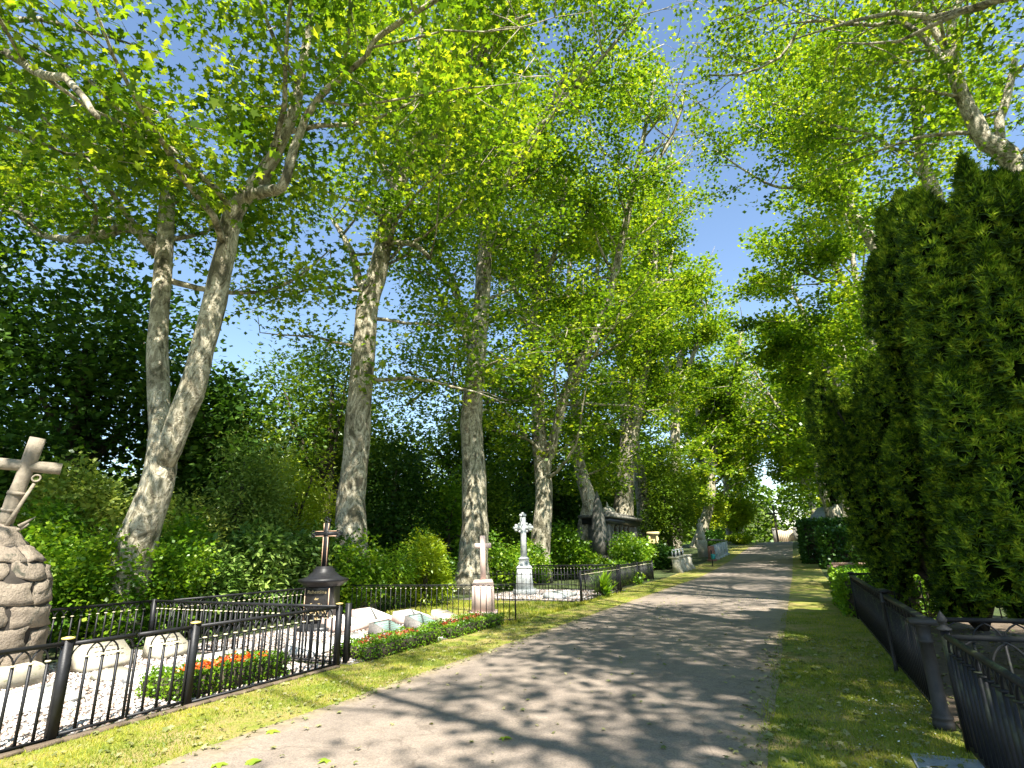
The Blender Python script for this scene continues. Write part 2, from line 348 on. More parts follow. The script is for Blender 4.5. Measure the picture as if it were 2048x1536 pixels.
def leafobj(name, tpl, pos, size, fr, mat, parent=None, kind='stuff'):
    V, k = leaves(tpl, pos, size, fr); TRIS[0] += len(pos) * (k - 2)
    if parent is not None: V = V - np.array(wloc(parent))
    n = len(pos); me = me_np(name, V, np.arange(n * k), np.full(n, k), mat)
    return link(name, me, parent, kind=kind)
def cluster_leaves(C, per, sig, rng):
    C = np.repeat(np.asarray(C), per, axis=0); n = len(C)
    off = rng.normal(size=(n, 3)) * np.array(sig); tip = off.copy(); tip[:, 2] -= .25
    return C + off, tip

# ------------------------------------------------------------------ trees
def curve_pts(p, d, L, nseg, up, rnd):
    pts = [Vector(p)]; d = Vector(d).normalized()
    for i in range(nseg):
        d = (d + Vector((random.uniform(-rnd, rnd), random.uniform(-rnd, rnd), random.uniform(-rnd, rnd) + up))).normalized()
        pts.append(pts[-1] + d * (L / nseg))
    return pts
def tree(name, label, cat, stems, base, zlo, tip_ok, nleaf, lsize, tpl, leafm, barkm, limb_gap=.9, limbL=(4.5, 2.0), group=None, sides=10, per=46, sig=(.55, .55, .33), lean=None, thin=1.0):
    root = thing(name, base, label, cat, group); tr = MB(); cl = []
    for si, st in enumerate(stems):
        pts = [Vector(q[:3]) for q in st]; rad = [q[3] for q in st]; P = []; R = []
        for i in range(len(pts) - 1):
            seg = (pts[i + 1] - pts[i]).length; k = max(2, int(seg / .5))
            for j in range(k):
                t = j / k; a = pts[max(i - 1, 0)]; b0 = pts[i]; c0 = pts[i + 1]; d0 = pts[min(i + 2, len(pts) - 1)]
                q = .5 * ((2 * b0) + (c0 - a) * t + (2 * a - 5 * b0 + 4 * c0 - d0) * t * t + (-a + 3 * b0 - 3 * c0 + d0) * t ** 3)
                P.append(q + Vector((random.uniform(-1, 1), random.uniform(-1, 1), 0)) * .02 * (1 if si else .5)); R.append(rad[i] * (1 - t) + rad[i + 1] * t)
        P.append(pts[-1]); R.append(rad[-1])
        tr.tube(P, R, sides if rad[0] > .2 else 7, .05)
        acc = 0
        for i in range(1, len(P)):
            acc += (P[i] - P[i - 1]).length
            if P[i].z < zlo or acc < limb_gap: continue
            acc = random.uniform(-.3, .3); a = random.random() * 2 * math.pi
            dx, dy = math.cos(a), math.sin(a)
            if lean: dx += lean[0]; dy += lean[1]
            L = (limbL[0] + (limbL[1] - limbL[0]) * i / len(P)) * random.uniform(.7, 1.25)
            r0 = min(R[i] * .5, .025 + .013 * L)
            lp = curve_pts(P[i], (dx, dy, random.uniform(-.05, .9)), L, 6, .05, .32)
            tr.tube(lp if base[1] < 45 else lp[::2], [r0 * (1 - .8 * k / 6) for k in range(7)][::1 if base[1] < 45 else 2], 5 if base[1] < 30 else 4)
            for k in range(2, 7):
                cl.append(lp[k])
                for _ in range(2):
                    a2 = random.random() * 2 * math.pi; L2 = L * random.uniform(.2, .42)
                    sp = curve_pts(lp[k], (math.cos(a2), math.sin(a2), random.uniform(-.5, .5)), L2, 3, -.02, .3)
                    if base[1] < 32 and _ == 0: tr.tube(sp, [.018, .014, .01, .006], 3)
                    cl.append(sp[3]); cl.append(sp[2])
        for k in range(3): cl.append(P[-1 - k])
    C = np.array([tuple(c) for c in cl]); C = C[tip_ok(C)]
    rng = np.random.default_rng(int(abs(base[0] * 37 + base[1] * 101)) + 5)
    if len(C) == 0: C = np.array([tuple(P[-1])])
    want = max(8, int(nleaf / per))
    if len(C) > want: C = C[rng.choice(len(C), want, replace=False)]
    per2 = max(4, int(round(nleaf / len(C))))
    pos, tip = cluster_leaves(C, per2, sig, rng)
    keep = tip_ok(pos, .5); pos = pos[keep]; tip = tip[keep]
    n = len(pos); fr = frames(n, rng, .8, tip)
    tr.obj('trunk', barkm, root, True)
    leafobj('crown', tpl, pos, lsize * rng.uniform(.6, 1.25, n), fr, leafm, root)
    return root
def simple_stems(x, y, h, r, lean=(0, 0), forks=3, z0=None):
    z = gz(y) - .05 if z0 is None else z0; hf = h * random.uniform(.28, .42)
    p = [(x, y, z, r * 1.5), (x + lean[0] * .05, y, z + .8, r * 1.05), (x + lean[0] * .3, y + lean[1] * .3, z + hf, r * .75)]
    out = [p + [(x + lean[0] * .7, y + lean[1] * .7, z + h * .7, r * .45), (x + lean[0], y + lean[1], z + h, r * .15)]]
    for k in range(forks):
        a = 2 * math.pi * (k + random.random() * .6) / forks; q = p[-1]; s = h * .2
        out.append([(q[0], q[1], q[2] - .3, r * .55), (q[0] + math.cos(a) * s * .5 + lean[0] * .15, q[1] + math.sin(a) * s * .5, q[2] + h * .18, r * .42),
                    (q[0] + math.cos(a) * s + lean[0] * .4, q[1] + math.sin(a) * s, z + h * .72, r * .25), (q[0] + math.cos(a) * s * 1.3 + lean[0] * .6, q[1] + math.sin(a) * s * 1.3, z + h * .92, r * .1)])
    return out

M['yewcore'] = stone('shaded_yew_inside', (.004, .008, .002), (.010, .020, .004), 20, 1.0, .8, .05, None, 0.0)  # near-black colour of the solid cores stands in for shade inside the yews
STEMS = {
 'T1': [
  [(-12.18,7.30,1.80,0.42),(-11.98,7.30,2.39,0.35),(-11.78,7.30,3.04,0.31),(-11.74,7.30,3.82,0.28),(-12.11,7.30,4.85,0.22),(-12.47,7.30,5.96,0.22),(-12.71,7.30,7.50,0.20),(-12.96,7.30,9.19,0.19),(-13.15,7.30,10.40,0.18),(-13.13,7.30,10.81,0.16)],
  [(-11.60,7.30,3.49,0.21),(-11.41,7.30,4.21,0.24),(-11.11,7.30,4.93,0.26),(-10.91,7.30,5.91,0.24),(-10.73,7.30,7.05,0.24),(-10.62,7.30,8.26,0.22),(-10.52,7.30,9.20,0.21),(-9.96,7.30,9.68,0.18),(-9.41,7.30,10.29,0.15),(-8.86,7.30,11.51,0.12),(-8.72,7.30,13.04,0.10),(-8.59,7.30,14.51,0.08),(-8.59,7.30,16.51,0.06)],
  [(-10.35,7.30,9.54,0.18),(-9.52,7.30,9.44,0.14),(-9.02,7.30,9.37,0.11),(-8.78,7.30,9.95,0.10),(-8.60,7.30,10.62,0.09),(-8.19,7.30,11.35,0.08),(-7.48,7.30,11.63,0.07),(-6.81,7.30,11.90,0.06),(-6.59,7.30,12.25,0.06),(-6.03,7.30,12.37,0.06),(-5.05,7.30,12.47,0.05),(-3.99,7.30,12.69,0.03)],
  [(-13.14,7.30,8.96,0.21),(-14.58,7.30,10.07,0.16),(-15.53,7.30,10.15,0.14),(-16.49,7.30,10.23,0.12),(-17.87,7.30,10.63,0.11),(-19.64,7.30,11.36,0.10),(-21.12,7.30,12.45,0.10),(-22.80,7.30,13.36,0.09),(-27.05,7.30,16.08,0.06)],
 ],
 'T2': [
  [(-11.96,13.66,-0.02,0.75),(-12.10,13.66,1.88,0.50),(-12.22,13.66,3.23,0.43),(-12.13,13.66,4.78,0.41),(-12.10,13.66,6.08,0.40),(-12.03,13.66,8.14,0.38),(-11.98,13.66,9.76,0.37),(-11.67,13.66,10.63,0.34),(-11.45,13.66,11.73,0.31),(-11.20,13.66,13.25,0.29),(-10.80,13.66,14.15,0.26),(-10.51,13.66,15.31,0.22),(-10.22,13.66,16.27,0.18),(-10.19,13.66,17.60,0.15),(-10.20,13.66,19.46,0.13),(-9.95,13.66,21.29,0.10),(-9.73,13.66,23.73,0.07)],
  [(-10.50,13.66,14.88,0.20),(-9.55,13.66,15.58,0.15),(-8.73,13.66,16.09,0.13),(-7.92,13.66,17.24,0.11),(-7.00,13.66,18.78,0.09),(-6.50,13.66,19.19,0.08),(-5.54,13.66,19.12,0.06)],
  [(-11.89,13.66,9.93,0.20),(-12.43,13.66,10.82,0.16),(-12.80,13.66,11.90,0.13),(-13.34,13.66,12.88,0.10),(-13.90,13.66,13.68,0.07)],
  [(-10.79,13.66,13.83,0.20),(-11.63,13.66,15.18,0.16),(-12.14,13.66,16.82,0.14),(-12.62,13.66,18.66,0.12),(-13.63,13.66,21.40,0.10),(-14.26,13.66,24.17,0.08),(-14.97,13.66,27.54,0.05)],
  [(-10.14,13.66,15.92,0.12),(-9.86,13.66,17.45,0.10),(-9.22,13.66,18.52,0.09),(-8.59,13.66,19.36,0.08),(-8.29,13.66,21.36,0.06)],
  [(-11.20,13.66,11.95,0.12),(-10.70,13.66,11.79,0.10),(-10.01,13.66,11.52,0.09),(-9.45,13.66,10.86,0.06)],
 ],
 'T3': [
  [(-12.00,20.78,-0.07,0.85),(-12.00,20.78,1.27,0.62),(-11.87,20.78,2.66,0.55),(-11.91,20.78,4.72,0.50),(-12.02,20.78,6.91,0.47),(-11.83,20.78,9.17,0.44),(-11.69,20.78,10.58,0.42),(-11.50,20.78,12.26,0.38),(-11.25,20.78,15.30,0.34),(-11.17,20.78,17.19,0.33)],
  [(-11.23,20.78,16.93,0.24),(-11.92,20.78,19.72,0.19),(-12.35,20.78,21.69,0.17),(-12.81,20.78,23.45,0.14),(-13.78,20.78,25.85,0.10),(-15.00,20.78,28.88,0.07)],
  [(-11.15,20.78,16.90,0.24),(-11.01,20.78,19.40,0.19),(-10.94,20.78,22.36,0.16),(-10.85,20.78,24.52,0.14),(-10.66,20.78,27.07,0.10),(-10.45,20.78,30.43,0.08)],
  [(-11.07,20.78,16.88,0.22),(-10.67,20.78,17.72,0.18),(-10.11,20.78,18.80,0.15),(-9.27,20.78,19.92,0.15),(-8.30,20.78,20.99,0.13),(-7.60,20.78,22.16,0.11),(-7.03,20.78,23.10,0.10),(-6.18,20.78,24.51,0.07)],
  [(-11.96,20.78,10.03,0.25),(-12.25,20.78,11.00,0.20),(-12.41,20.78,12.13,0.19),(-12.71,20.78,13.04,0.16),(-12.91,20.78,13.95,0.13),(-13.40,20.78,14.72,0.12),(-14.38,20.78,15.75,0.10),(-15.23,20.78,16.69,0.08),(-16.29,20.78,17.29,0.06)],
  [(-12.02,20.78,8.50,0.12),(-12.88,20.78,8.75,0.10),(-13.96,20.78,9.15,0.09),(-14.79,20.78,8.67,0.07),(-15.49,20.78,8.28,0.05)],
  [(-8.30,20.78,20.99,0.13),(-6.83,20.78,22.12,0.11),(-5.24,20.78,23.45,0.10),(-3.69,20.78,24.76,0.08),(-2.37,20.78,26.45,0.05)],
 ],
 'T4': [
  [(-11.99,27.33,0.01,0.80),(-11.88,27.33,1.36,0.55),(-11.62,27.33,2.83,0.48),(-11.46,27.33,4.60,0.45),(-11.60,27.33,6.72,0.40),(-11.63,27.33,9.49,0.36),(-11.63,27.33,11.81,0.34),(-11.78,27.33,14.27,0.33)],
  [(-11.80,27.33,13.96,0.26),(-11.34,27.33,16.70,0.22),(-11.33,27.33,19.34,0.20),(-11.29,27.33,22.09,0.18),(-10.98,27.33,25.61,0.14),(-10.72,27.33,29.35,0.10)],
  [(-11.83,27.33,13.81,0.22),(-12.50,27.33,15.69,0.18),(-13.12,27.33,17.14,0.16),(-13.59,27.33,18.94,0.13),(-14.08,27.33,20.48,0.10),(-14.57,27.33,23.16,0.07)],
  [(-11.42,27.33,15.44,0.16),(-10.52,27.33,17.46,0.15),(-10.10,27.33,18.32,0.14),(-9.56,27.33,20.83,0.11),(-9.10,27.33,23.46,0.08)],
  [(-11.52,27.33,5.12,0.30),(-10.70,27.33,7.44,0.27),(-10.02,27.33,9.54,0.27),(-8.76,27.33,11.60,0.25),(-7.47,27.33,13.95,0.23),(-6.18,27.33,17.86,0.20),(-5.37,27.33,20.79,0.17),(-4.33,27.33,24.43,0.12),(-3.46,27.33,27.58,0.08)],
  [(-5.37,27.33,20.79,0.12),(-4.00,27.33,21.95,0.10),(-2.72,27.33,23.78,0.08),(-1.91,27.33,26.16,0.05)],
  [(-11.69,27.33,9.64,0.14),(-13.00,27.33,9.77,0.13),(-14.26,27.33,9.86,0.12),(-15.24,27.33,9.75,0.08)],
 ],
 'T5': [
  [(-12.13,34.60,0.06,0.70),(-11.96,34.60,1.68,0.55),(-11.74,34.60,3.03,0.56),(-11.37,34.60,4.25,0.50),(-11.85,34.60,6.17,0.42),(-12.02,34.60,7.82,0.36),(-11.99,34.60,11.21,0.34),(-12.03,34.60,12.98,0.33),(-12.14,34.60,14.81,0.24),(-12.16,34.60,17.82,0.20),(-11.75,34.60,21.67,0.16),(-11.08,34.60,26.48,0.11)],
  [(-12.00,34.60,12.26,0.25),(-10.93,34.60,13.87,0.20),(-10.39,34.60,16.69,0.17),(-9.77,34.60,20.36,0.14),(-9.28,34.60,24.64,0.10)],
  [(-12.05,34.60,12.62,0.22),(-12.86,34.60,15.31,0.18),(-13.48,34.60,18.11,0.15),(-13.53,34.60,21.32,0.10)],
 ],
 'T6': [
  [(-11.96,43.00,0.02,1.10),(-11.78,43.00,2.17,0.90),(-11.49,43.00,4.74,0.75),(-11.08,43.00,7.38,0.65),(-10.76,43.00,9.71,0.60),(-10.69,43.00,12.95,0.42),(-10.75,43.00,17.23,0.34),(-10.61,43.00,21.70,0.26),(-10.67,43.00,26.47,0.18),(-10.52,43.00,31.45,0.12)],
  [(-10.55,43.00,8.90,0.40),(-9.49,43.00,12.79,0.38),(-8.52,43.00,16.82,0.32),(-7.72,43.00,21.04,0.27),(-7.00,43.00,25.45,0.22),(-6.01,43.00,29.98,0.16),(-4.69,43.00,34.56,0.10)],
  [(-10.79,43.00,11.73,0.30),(-9.75,43.00,15.33,0.26),(-9.30,43.00,19.59,0.20),(-8.69,43.00,24.02,0.14),(-7.90,43.00,28.11,0.10)],
 ],
 'T7': [
  [(-11.84,50.00,0.03,1.00),(-11.72,50.00,2.21,0.70),(-11.59,50.00,5.59,0.60),(-11.76,50.00,8.68,0.52),(-11.79,50.00,11.42,0.40),(-10.54,50.00,15.01,0.32),(-9.22,50.00,19.17,0.24),(-7.82,50.00,23.94,0.18),(-6.61,50.00,28.91,0.12)],
  [(-11.82,50.00,10.04,0.30),(-11.95,50.00,13.78,0.25),(-11.16,50.00,18.52,0.20),(-9.77,50.00,23.34,0.14)],
 ],
 'T8': [
  [(-11.46,60.00,0.55,0.90),(-10.72,60.00,4.19,0.62),(-10.24,60.00,8.72,0.55),(-9.85,60.00,13.44,0.50),(-9.40,60.00,16.67,0.42),(-8.51,60.00,21.06,0.30),(-6.96,60.00,25.45,0.22),(-5.39,60.00,29.92,0.14)],
  [(-9.68,60.00,15.06,0.35),(-10.06,60.00,19.02,0.28),(-9.87,60.00,23.65,0.20),(-9.94,60.00,28.53,0.14)],
  [(-9.30,60.00,16.66,0.30),(-7.86,60.00,19.81,0.24),(-6.13,60.00,23.51,0.20),(-4.89,60.00,27.38,0.12)],
 ],
 'T9': [
  [(-10.85,72.00,1.15,0.90),(-9.66,72.00,3.99,0.60),(-8.63,72.00,6.87,0.55),(-8.16,72.00,9.82,0.50),(-8.71,72.00,13.57,0.35),(-8.80,72.00,18.04,0.26),(-7.90,72.00,23.20,0.16)],
  [(-7.97,72.00,10.41,0.40),(-6.45,72.00,15.20,0.35),(-5.04,72.00,19.46,0.30),(-3.31,72.00,23.75,0.24),(-2.14,72.00,28.23,0.15)],
 ],
 'R1': [
  [(7.28,19.00,10.88,0.30),(7.26,19.00,12.42,0.28),(6.90,19.00,13.00,0.25),(6.76,19.00,13.88,0.23),(6.66,19.00,14.78,0.20),(6.64,19.00,15.76,0.18)],
  [(6.65,19.00,15.66,0.14),(6.35,19.00,16.81,0.12),(6.10,19.00,17.56,0.10),(5.69,19.00,18.38,0.09),(5.07,19.00,18.54,0.07),(4.47,19.00,18.90,0.06),(3.90,19.00,19.16,0.04)],
  [(5.07,19.00,18.54,0.07),(4.19,19.00,19.05,0.07),(3.09,19.00,19.76,0.06),(2.04,19.00,18.62,0.05),(0.66,19.00,18.52,0.04),(-0.36,19.00,18.95,0.03)],
  [(6.65,19.00,15.66,0.14),(6.61,19.00,16.78,0.12),(6.42,19.00,17.82,0.11),(6.15,19.00,19.27,0.09),(6.03,19.00,20.94,0.06)],
  [(6.62,19.00,15.67,0.15),(6.89,19.00,17.36,0.14),(7.34,19.00,18.38,0.11),(7.81,19.00,20.05,0.07)],
  [(7.14,19.00,12.82,0.14),(7.34,19.00,13.64,0.13),(7.62,19.00,14.26,0.12),(8.11,19.00,15.54,0.08)],
 ],
 'R2': [
  [(7.24,26.00,13.77,0.33),(7.27,26.00,15.91,0.27),(7.22,26.00,17.18,0.23),(7.35,26.00,18.67,0.20),(7.54,26.00,20.46,0.16),(7.66,26.00,22.35,0.12),(7.80,26.00,24.61,0.08)],
  [(7.21,26.00,17.31,0.13),(6.78,26.00,17.72,0.10),(6.23,26.00,18.20,0.08),(5.72,26.00,19.06,0.08),(5.02,26.00,18.93,0.07),(4.44,26.00,19.02,0.05)],
  [(5.72,26.00,19.06,0.08),(4.23,26.00,20.22,0.07),(2.58,26.00,21.92,0.05),(0.96,26.00,23.40,0.03)],
  [(7.35,26.00,18.67,0.13),(7.96,26.00,20.54,0.10),(8.55,26.00,22.77,0.08),(8.82,26.00,24.95,0.05)],
 ],
 'R3': [
  [(6.24,33.00,16.09,0.30),(5.62,33.00,18.83,0.26),(4.89,33.00,21.36,0.22),(4.41,33.00,22.68,0.19),(3.64,33.00,24.49,0.14),(2.94,33.00,26.98,0.10),(2.39,33.00,29.14,0.07)],
  [(5.62,33.00,18.83,0.16),(5.55,33.00,21.70,0.14),(5.75,33.00,24.72,0.12),(5.76,33.00,27.61,0.09),(5.27,33.00,31.30,0.05)],
  [(4.59,33.00,22.04,0.12),(3.23,33.00,21.66,0.09),(1.71,33.00,22.35,0.08),(0.25,33.00,24.13,0.06),(-1.02,33.00,25.91,0.04)],
 ],
 'R4': [
  [(7.02,40.00,10.43,0.45),(6.39,40.00,12.25,0.41),(6.13,40.00,13.19,0.38),(6.18,40.00,14.54,0.34),(6.00,40.00,16.21,0.28),(5.33,40.00,18.27,0.21),(4.64,40.00,20.70,0.16),(3.82,40.00,23.29,0.10)],
  [(6.01,40.00,15.96,0.20),(6.03,40.00,18.46,0.18),(6.24,40.00,21.39,0.13),(6.18,40.00,24.54,0.08)],
  [(5.38,40.00,18.08,0.12),(4.00,40.00,18.60,0.10),(2.70,40.00,20.07,0.07)],
 ],
 'R5': [
  [(5.34,47.00,8.65,0.45),(5.00,47.00,10.66,0.38),(4.59,47.00,12.63,0.32),(3.73,47.00,14.92,0.25),(3.30,47.00,17.89,0.20),(2.78,47.00,20.72,0.14),(2.10,47.00,23.58,0.09)],
  [(4.79,47.00,11.91,0.18),(5.28,47.00,14.77,0.16),(5.16,47.00,18.05,0.11)],
 ],
 'R6': [
  [(5.46,54.00,3.27,0.70),(5.43,54.00,5.65,0.60),(5.64,54.00,8.91,0.50),(5.25,54.00,11.94,0.35),(4.58,54.00,14.70,0.25),(3.96,54.00,18.04,0.17),(3.62,54.00,20.99,0.10)],
  [(5.68,54.00,9.75,0.30),(5.83,54.00,13.18,0.22),(6.25,54.00,16.70,0.14)],
 ],
 'R7': [
  [(4.83,64.00,3.18,0.70),(5.18,64.00,6.48,0.60),(5.54,64.00,10.37,0.50),(5.05,64.00,13.48,0.35),(4.45,64.00,16.73,0.25),(3.60,64.00,20.15,0.15)],
 ],
}
# ------------------------------------------------------------------ ground, path, verges
def strip(name, x0, x1, ys, z, mat, label, jit=0.0, nx=2):
    V = []; L = []; S = []
    for y in ys:
        a = x0 + (random.uniform(-jit, jit)); b = x1 + (random.uniform(-jit, jit))
        for i in range(nx): V.append((a + (b - a) * i / (nx - 1), y, gz(y) + z))
    for j in range(len(ys) - 1):
        for i in range(nx - 1):
            k = j * nx + i; L += [k, k + 1, k + nx + 1, k + nx]; S.append(4)
    o = link(name, me_np(name, V, L, S, mat)); return tag(o, label, kind='structure')
gy = [-60, -20] + list(range(0, 33, 8)) + [33, 39, 45, 52, 58, 65, 71, 80, 90, 100, 110, 120, 131, 160, 220, 320, 500]
strip('ground', -400, 400, gy, 0, M['floor'], 'dark leafy ground under the trees')
ys = [-12 + .35 * i for i in range(0, 130)] + [33.5 + 1.5 * i for i in range(68)]
strip('path', -4.92, -.46, ys, .008, M['path'], 'pale brown asphalt path running straight through the cemetery', .025, 4)
strip('verge_ground', -6.62, -4.88, ys, .004, M['turf'], 'grassy strip left of the path')
strip('verge_ground', -.50, 1.02, ys[:150], .004, M['turf'], 'grassy strip right of the path')
def patch(name, x0, x1, y0, y1, z, mat, label):
    o = MB().add([(x0, y0, z), (x1, y0, z), (x1, y1, z), (x0, y1, z)], [(0, 1, 2, 3)]).obj(name, mat); return tag(o, label, kind='structure')
patch('gravel_ground', -11.3, -6.52, -1.0, 7.1, .012, M['gravelbase'], 'bed of white gravel inside the near left railing')
patch('gravel_ground', -10.8, -6.30, 7.25, 12.4, .012, M['gravelbase'], 'gravel bed of the second grave plot on the left')
patch('plot_lawn', -10.9, -6.3, 12.6, 17.6, .012, M['turf'], 'small lawn around the pink granite cross')
patch('gravel_ground', -10.9, -6.3, 17.8, 23.0, .012, M['gravelbase'], 'pale gravel around the white stone cross')
patch('stone_slab_paving', .55, 1.9, 3.2, 5.85, .014, M['slate'], 'grey stone slabs under the near right railing')
patch('plot_soil', 1.05, 6, 5.9, 16, .010, M['soil'], 'dry leaf-strewn soil behind the right railing')
patch('plot_soil', 1.95, 6, 1.0, 5.85, .010, M['soil'], 'dry soil behind the near right railing')

def ring_hill():
    V = []; L = []; S = []; prof = [(0, -.5), (5, 4), (10, 8.5), (18, 11), (40, 12)]; spine = [(-52 + 3 * math.sin(y * .2), y) for y in range(-10, 170, 6)] + [(x, 172 + 3 * math.sin(x * .2)) for x in range(-48, 40, 4)] + [(36 + 3 * math.sin(y * .3), y) for y in range(170, 4, -6)]
    cx, cy = -8, 60
    for i, (x, y) in enumerate(spine):
        d = Vector((x - cx, y - cy, 0)).normalized(); hs = .8 + .25 * math.sin(i * 1.3) + .15 * math.sin(i * 2.9)
        if -7 < x < 1 and y > 150: hs *= .42
        for w, z in prof: V.append((x + d.x * w, y + d.y * w, gz(y) + z * hs + .5 * math.sin(i * 5 + w)))
    n = len(prof)
    for i in range(len(spine) - 1):
        for j in range(n - 1): k = i * n + j; L += [k, k + 1, k + n + 1, k + n]; S.append(4)
    o = link('hillside', me_np('hillside', V, L, S, M['floor'], True)); tag(o, 'low wooded rise around the cemetery', kind='structure')
ring_hill()
def scatter(x0, x1, y0, y1, n, rng, bias=1.0):
    y = y0 + (y1 - y0) * rng.random(n) ** bias; x = x0 + (x1 - x0) * rng.random(n)
    return np.stack([x, y, gz_np(y)], 1)
# pebbles
def pebbles(name, rects, n, label, seed, s0=.018, s1=.034):
    rng = np.random.default_rng(seed); P = []
    for (a, b, c, d, w) in rects: P.append(scatter(a, b, c, d, int(n * w), rng))
    P = np.concatenate(P); n = len(P); P[:, 2] += .016 + rng.random(n) * .014
    O = np.array([(1, 0, 0), (0, 1, 0), (-1, 0, 0), (0, -1, 0), (0, 0, .6), (0, 0, -.6)])
    F = [(0, 1, 4), (1, 2, 4), (2, 3, 4), (3, 0, 4), (1, 0, 5), (2, 1, 5), (3, 2, 5), (0, 3, 5)]
    a = rng.random(n) * 6.28; s = rng.uniform(s0, s1, n); el = rng.uniform(.65, 1.3, n)
    ca, sa = np.cos(a), np.sin(a); jit = rng.uniform(.75, 1.2, (n, 6, 1)); T = O[None] * jit * s[:, None, None]
    X = T[:, :, 0] * el[:, None]; Y = T[:, :, 1]
    V = np.stack([P[:, 0:1] + X * ca[:, None] - Y * sa[:, None], P[:, 1:2] + X * sa[:, None] + Y * ca[:, None], P[:, 2:3] + T[:, :, 2]], 2).reshape(-1, 3)
    Fb = (np.array(F)[None] + (np.arange(n) * 6)[:, None, None]).reshape(-1)
    o = link(name, me_np(name, V, Fb, np.full(n * 8, 3), M['pebble'], True)); return tag(o, label, 'gravel', None, 'stuff')
pebbles('gravel', [(-9.4, -6.55, 2.2, 7.05, .75), (-11.2, -9.4, 2.5, 7.0, .25)], 12500, 'white and pinkish pebbles around the near left graves', 3)
pebbles('gravel', [(-10.6, -6.4, 7.3, 12.35, 1)], 6500, 'white pebbles around the tilted slabs of the second plot', 4, .018, .036)
pebbles('gravel', [(-10.4, -6.4, 18.0, 22.8, 1)], 3000, 'pale pebbles beside the white stone cross', 5, .03, .05)

# grass
def grass(name, rects, n, h, label, seed, bias=1.0):
    rng = np.random.default_rng(seed)
    P = np.concatenate([scatter(a, b, c, d, int(n * w), rng, bias) for a, b, c, d, w in rects]); n = len(P)
    dens = np.sin(P[:, 0] * 3.1 + 1.3 * np.sin(P[:, 1] * 1.7)) + np.sin(P[:, 1] * 2.3 + P[:, 0] * 1.1) + rng.normal(size=n) * .9
    P = P[(dens > -.7) & ~((P[:, 0] > .5) & (P[:, 1] < 5.75))]; n = len(P)
    t = rng.normal(size=(n, 3)) * .55; t[:, 2] = 1; t /= np.linalg.norm(t, axis=1)[:, None]
    nn = rng.normal(size=(n, 3)); nn -= t * (nn * t).sum(1)[:, None]; nn /= np.linalg.norm(nn, axis=1)[:, None]
    o = leafobj(name, NEEDLE * np.array([1.1, 1, 1]), P, h * rng.uniform(.5, 1.4, n), (np.cross(t, nn), t, nn), M['grass'])
    return tag(o, label, 'grass', None, 'stuff')
grass('grass', [(-6.5, -4.86, 2.4, 9, .40), (-6.5, -4.86, 9, 30, .35), (-.52, .98, 3.4, 9, .25)], 85000, .034, 'yellow-green grass blades on the strips beside the path', 11)
grass('grass', [(-.56, .98, 3.6, 16, 1)], 36000, .036, 'mossy green grass in front of the right railing', 12, 1.3)
grass('grass', [(-10.7, -6.3, 12.7, 17.5, .7), (-6.3, -6.0, 12, 22, .3)], 16000, .09, 'rough grass around the pink granite cross', 13)

# fallen leaves
def litter(name, rects, n, size, mat, label, seed, tpl=STAR):
    rng = np.random.default_rng(seed)
    P = np.concatenate([scatter(a, b, c, d, max(1, int(n * w)), rng) for a, b, c, d, w in rects]); n = len(P); P[:, 2] += .03
    fr = frames(n, rng, 2.5); o = leafobj(name, tpl * np.array([1, 1, 2.2]), P, size * rng.uniform(.5, 1.2, n), fr, mat)
    return tag(o, label, 'fallen leaves', None, 'stuff')
litter('fallen_leaves', [(-6.4, -4.7, 2.5, 14, .45), (-.75, .9, 3.4, 12, .55)], 1500, .06, M['litter'], 'small withered leaves lying on both grass strips', 21)
litter('fallen_leaves', [(-4.9, -.4, 3, 22, 1)], 320, .055, M['litter'], 'scattered bits of dry leaf on the path', 22)
litter('ground_leaves', [(1.1, 5, 5.5, 14, .7), (1.9, 4, 2, 5.8, .3)], 1500, .08, M['litter'], 'brown leaf litter behind the right railing', 23)
litter('daisies', [(0.2, .9, 5.2, 7.8, 1)], 90, .022, M['daisy'], 'tiny white daisies in the grass by the right railing', 24, KITE)
leafspots = [((-3.07, 3.96), .16, 'fresh green lobed leaf lying flat, near the middle of the path bottom'), ((-4.16, 3.72), .15, 'green fallen leaf on the sunny path near its left edge'),
             ((-4.75, 4.35), .13, 'pale green curled leaf at the left border of the path'), ((-3.7, 4.0), .14, 'pair of yellowish lobes, leaf on the sunny asphalt'),
             ((-1.75, 4.15), .15, 'green leaf lying in the shaded right half of the path'), ((-2.6, 5.0), .12, 'green leaf in the dappled shade mid path'),
             ((-4.45, 3.55), .15, 'curled pale leaf close to the camera on the left of the path')]
for (x, y), s, lb in leafspots:
    rng = np.random.default_rng(int(x * -100)); fr = frames(1, rng, 5)
    T2 = STAR * np.array([1, 1, 2.0]); V, k = leaves(T2, np.array([[0, 0, .02]]), [s], fr)
    o = link('fallen_leaf', me_np('fallen_leaf', V, np.arange(k), [k], M['freshleaf']), None, (x, y, gz(y) + .006)); tag(o, lb, 'leaf', 'large fallen leaves on the path')

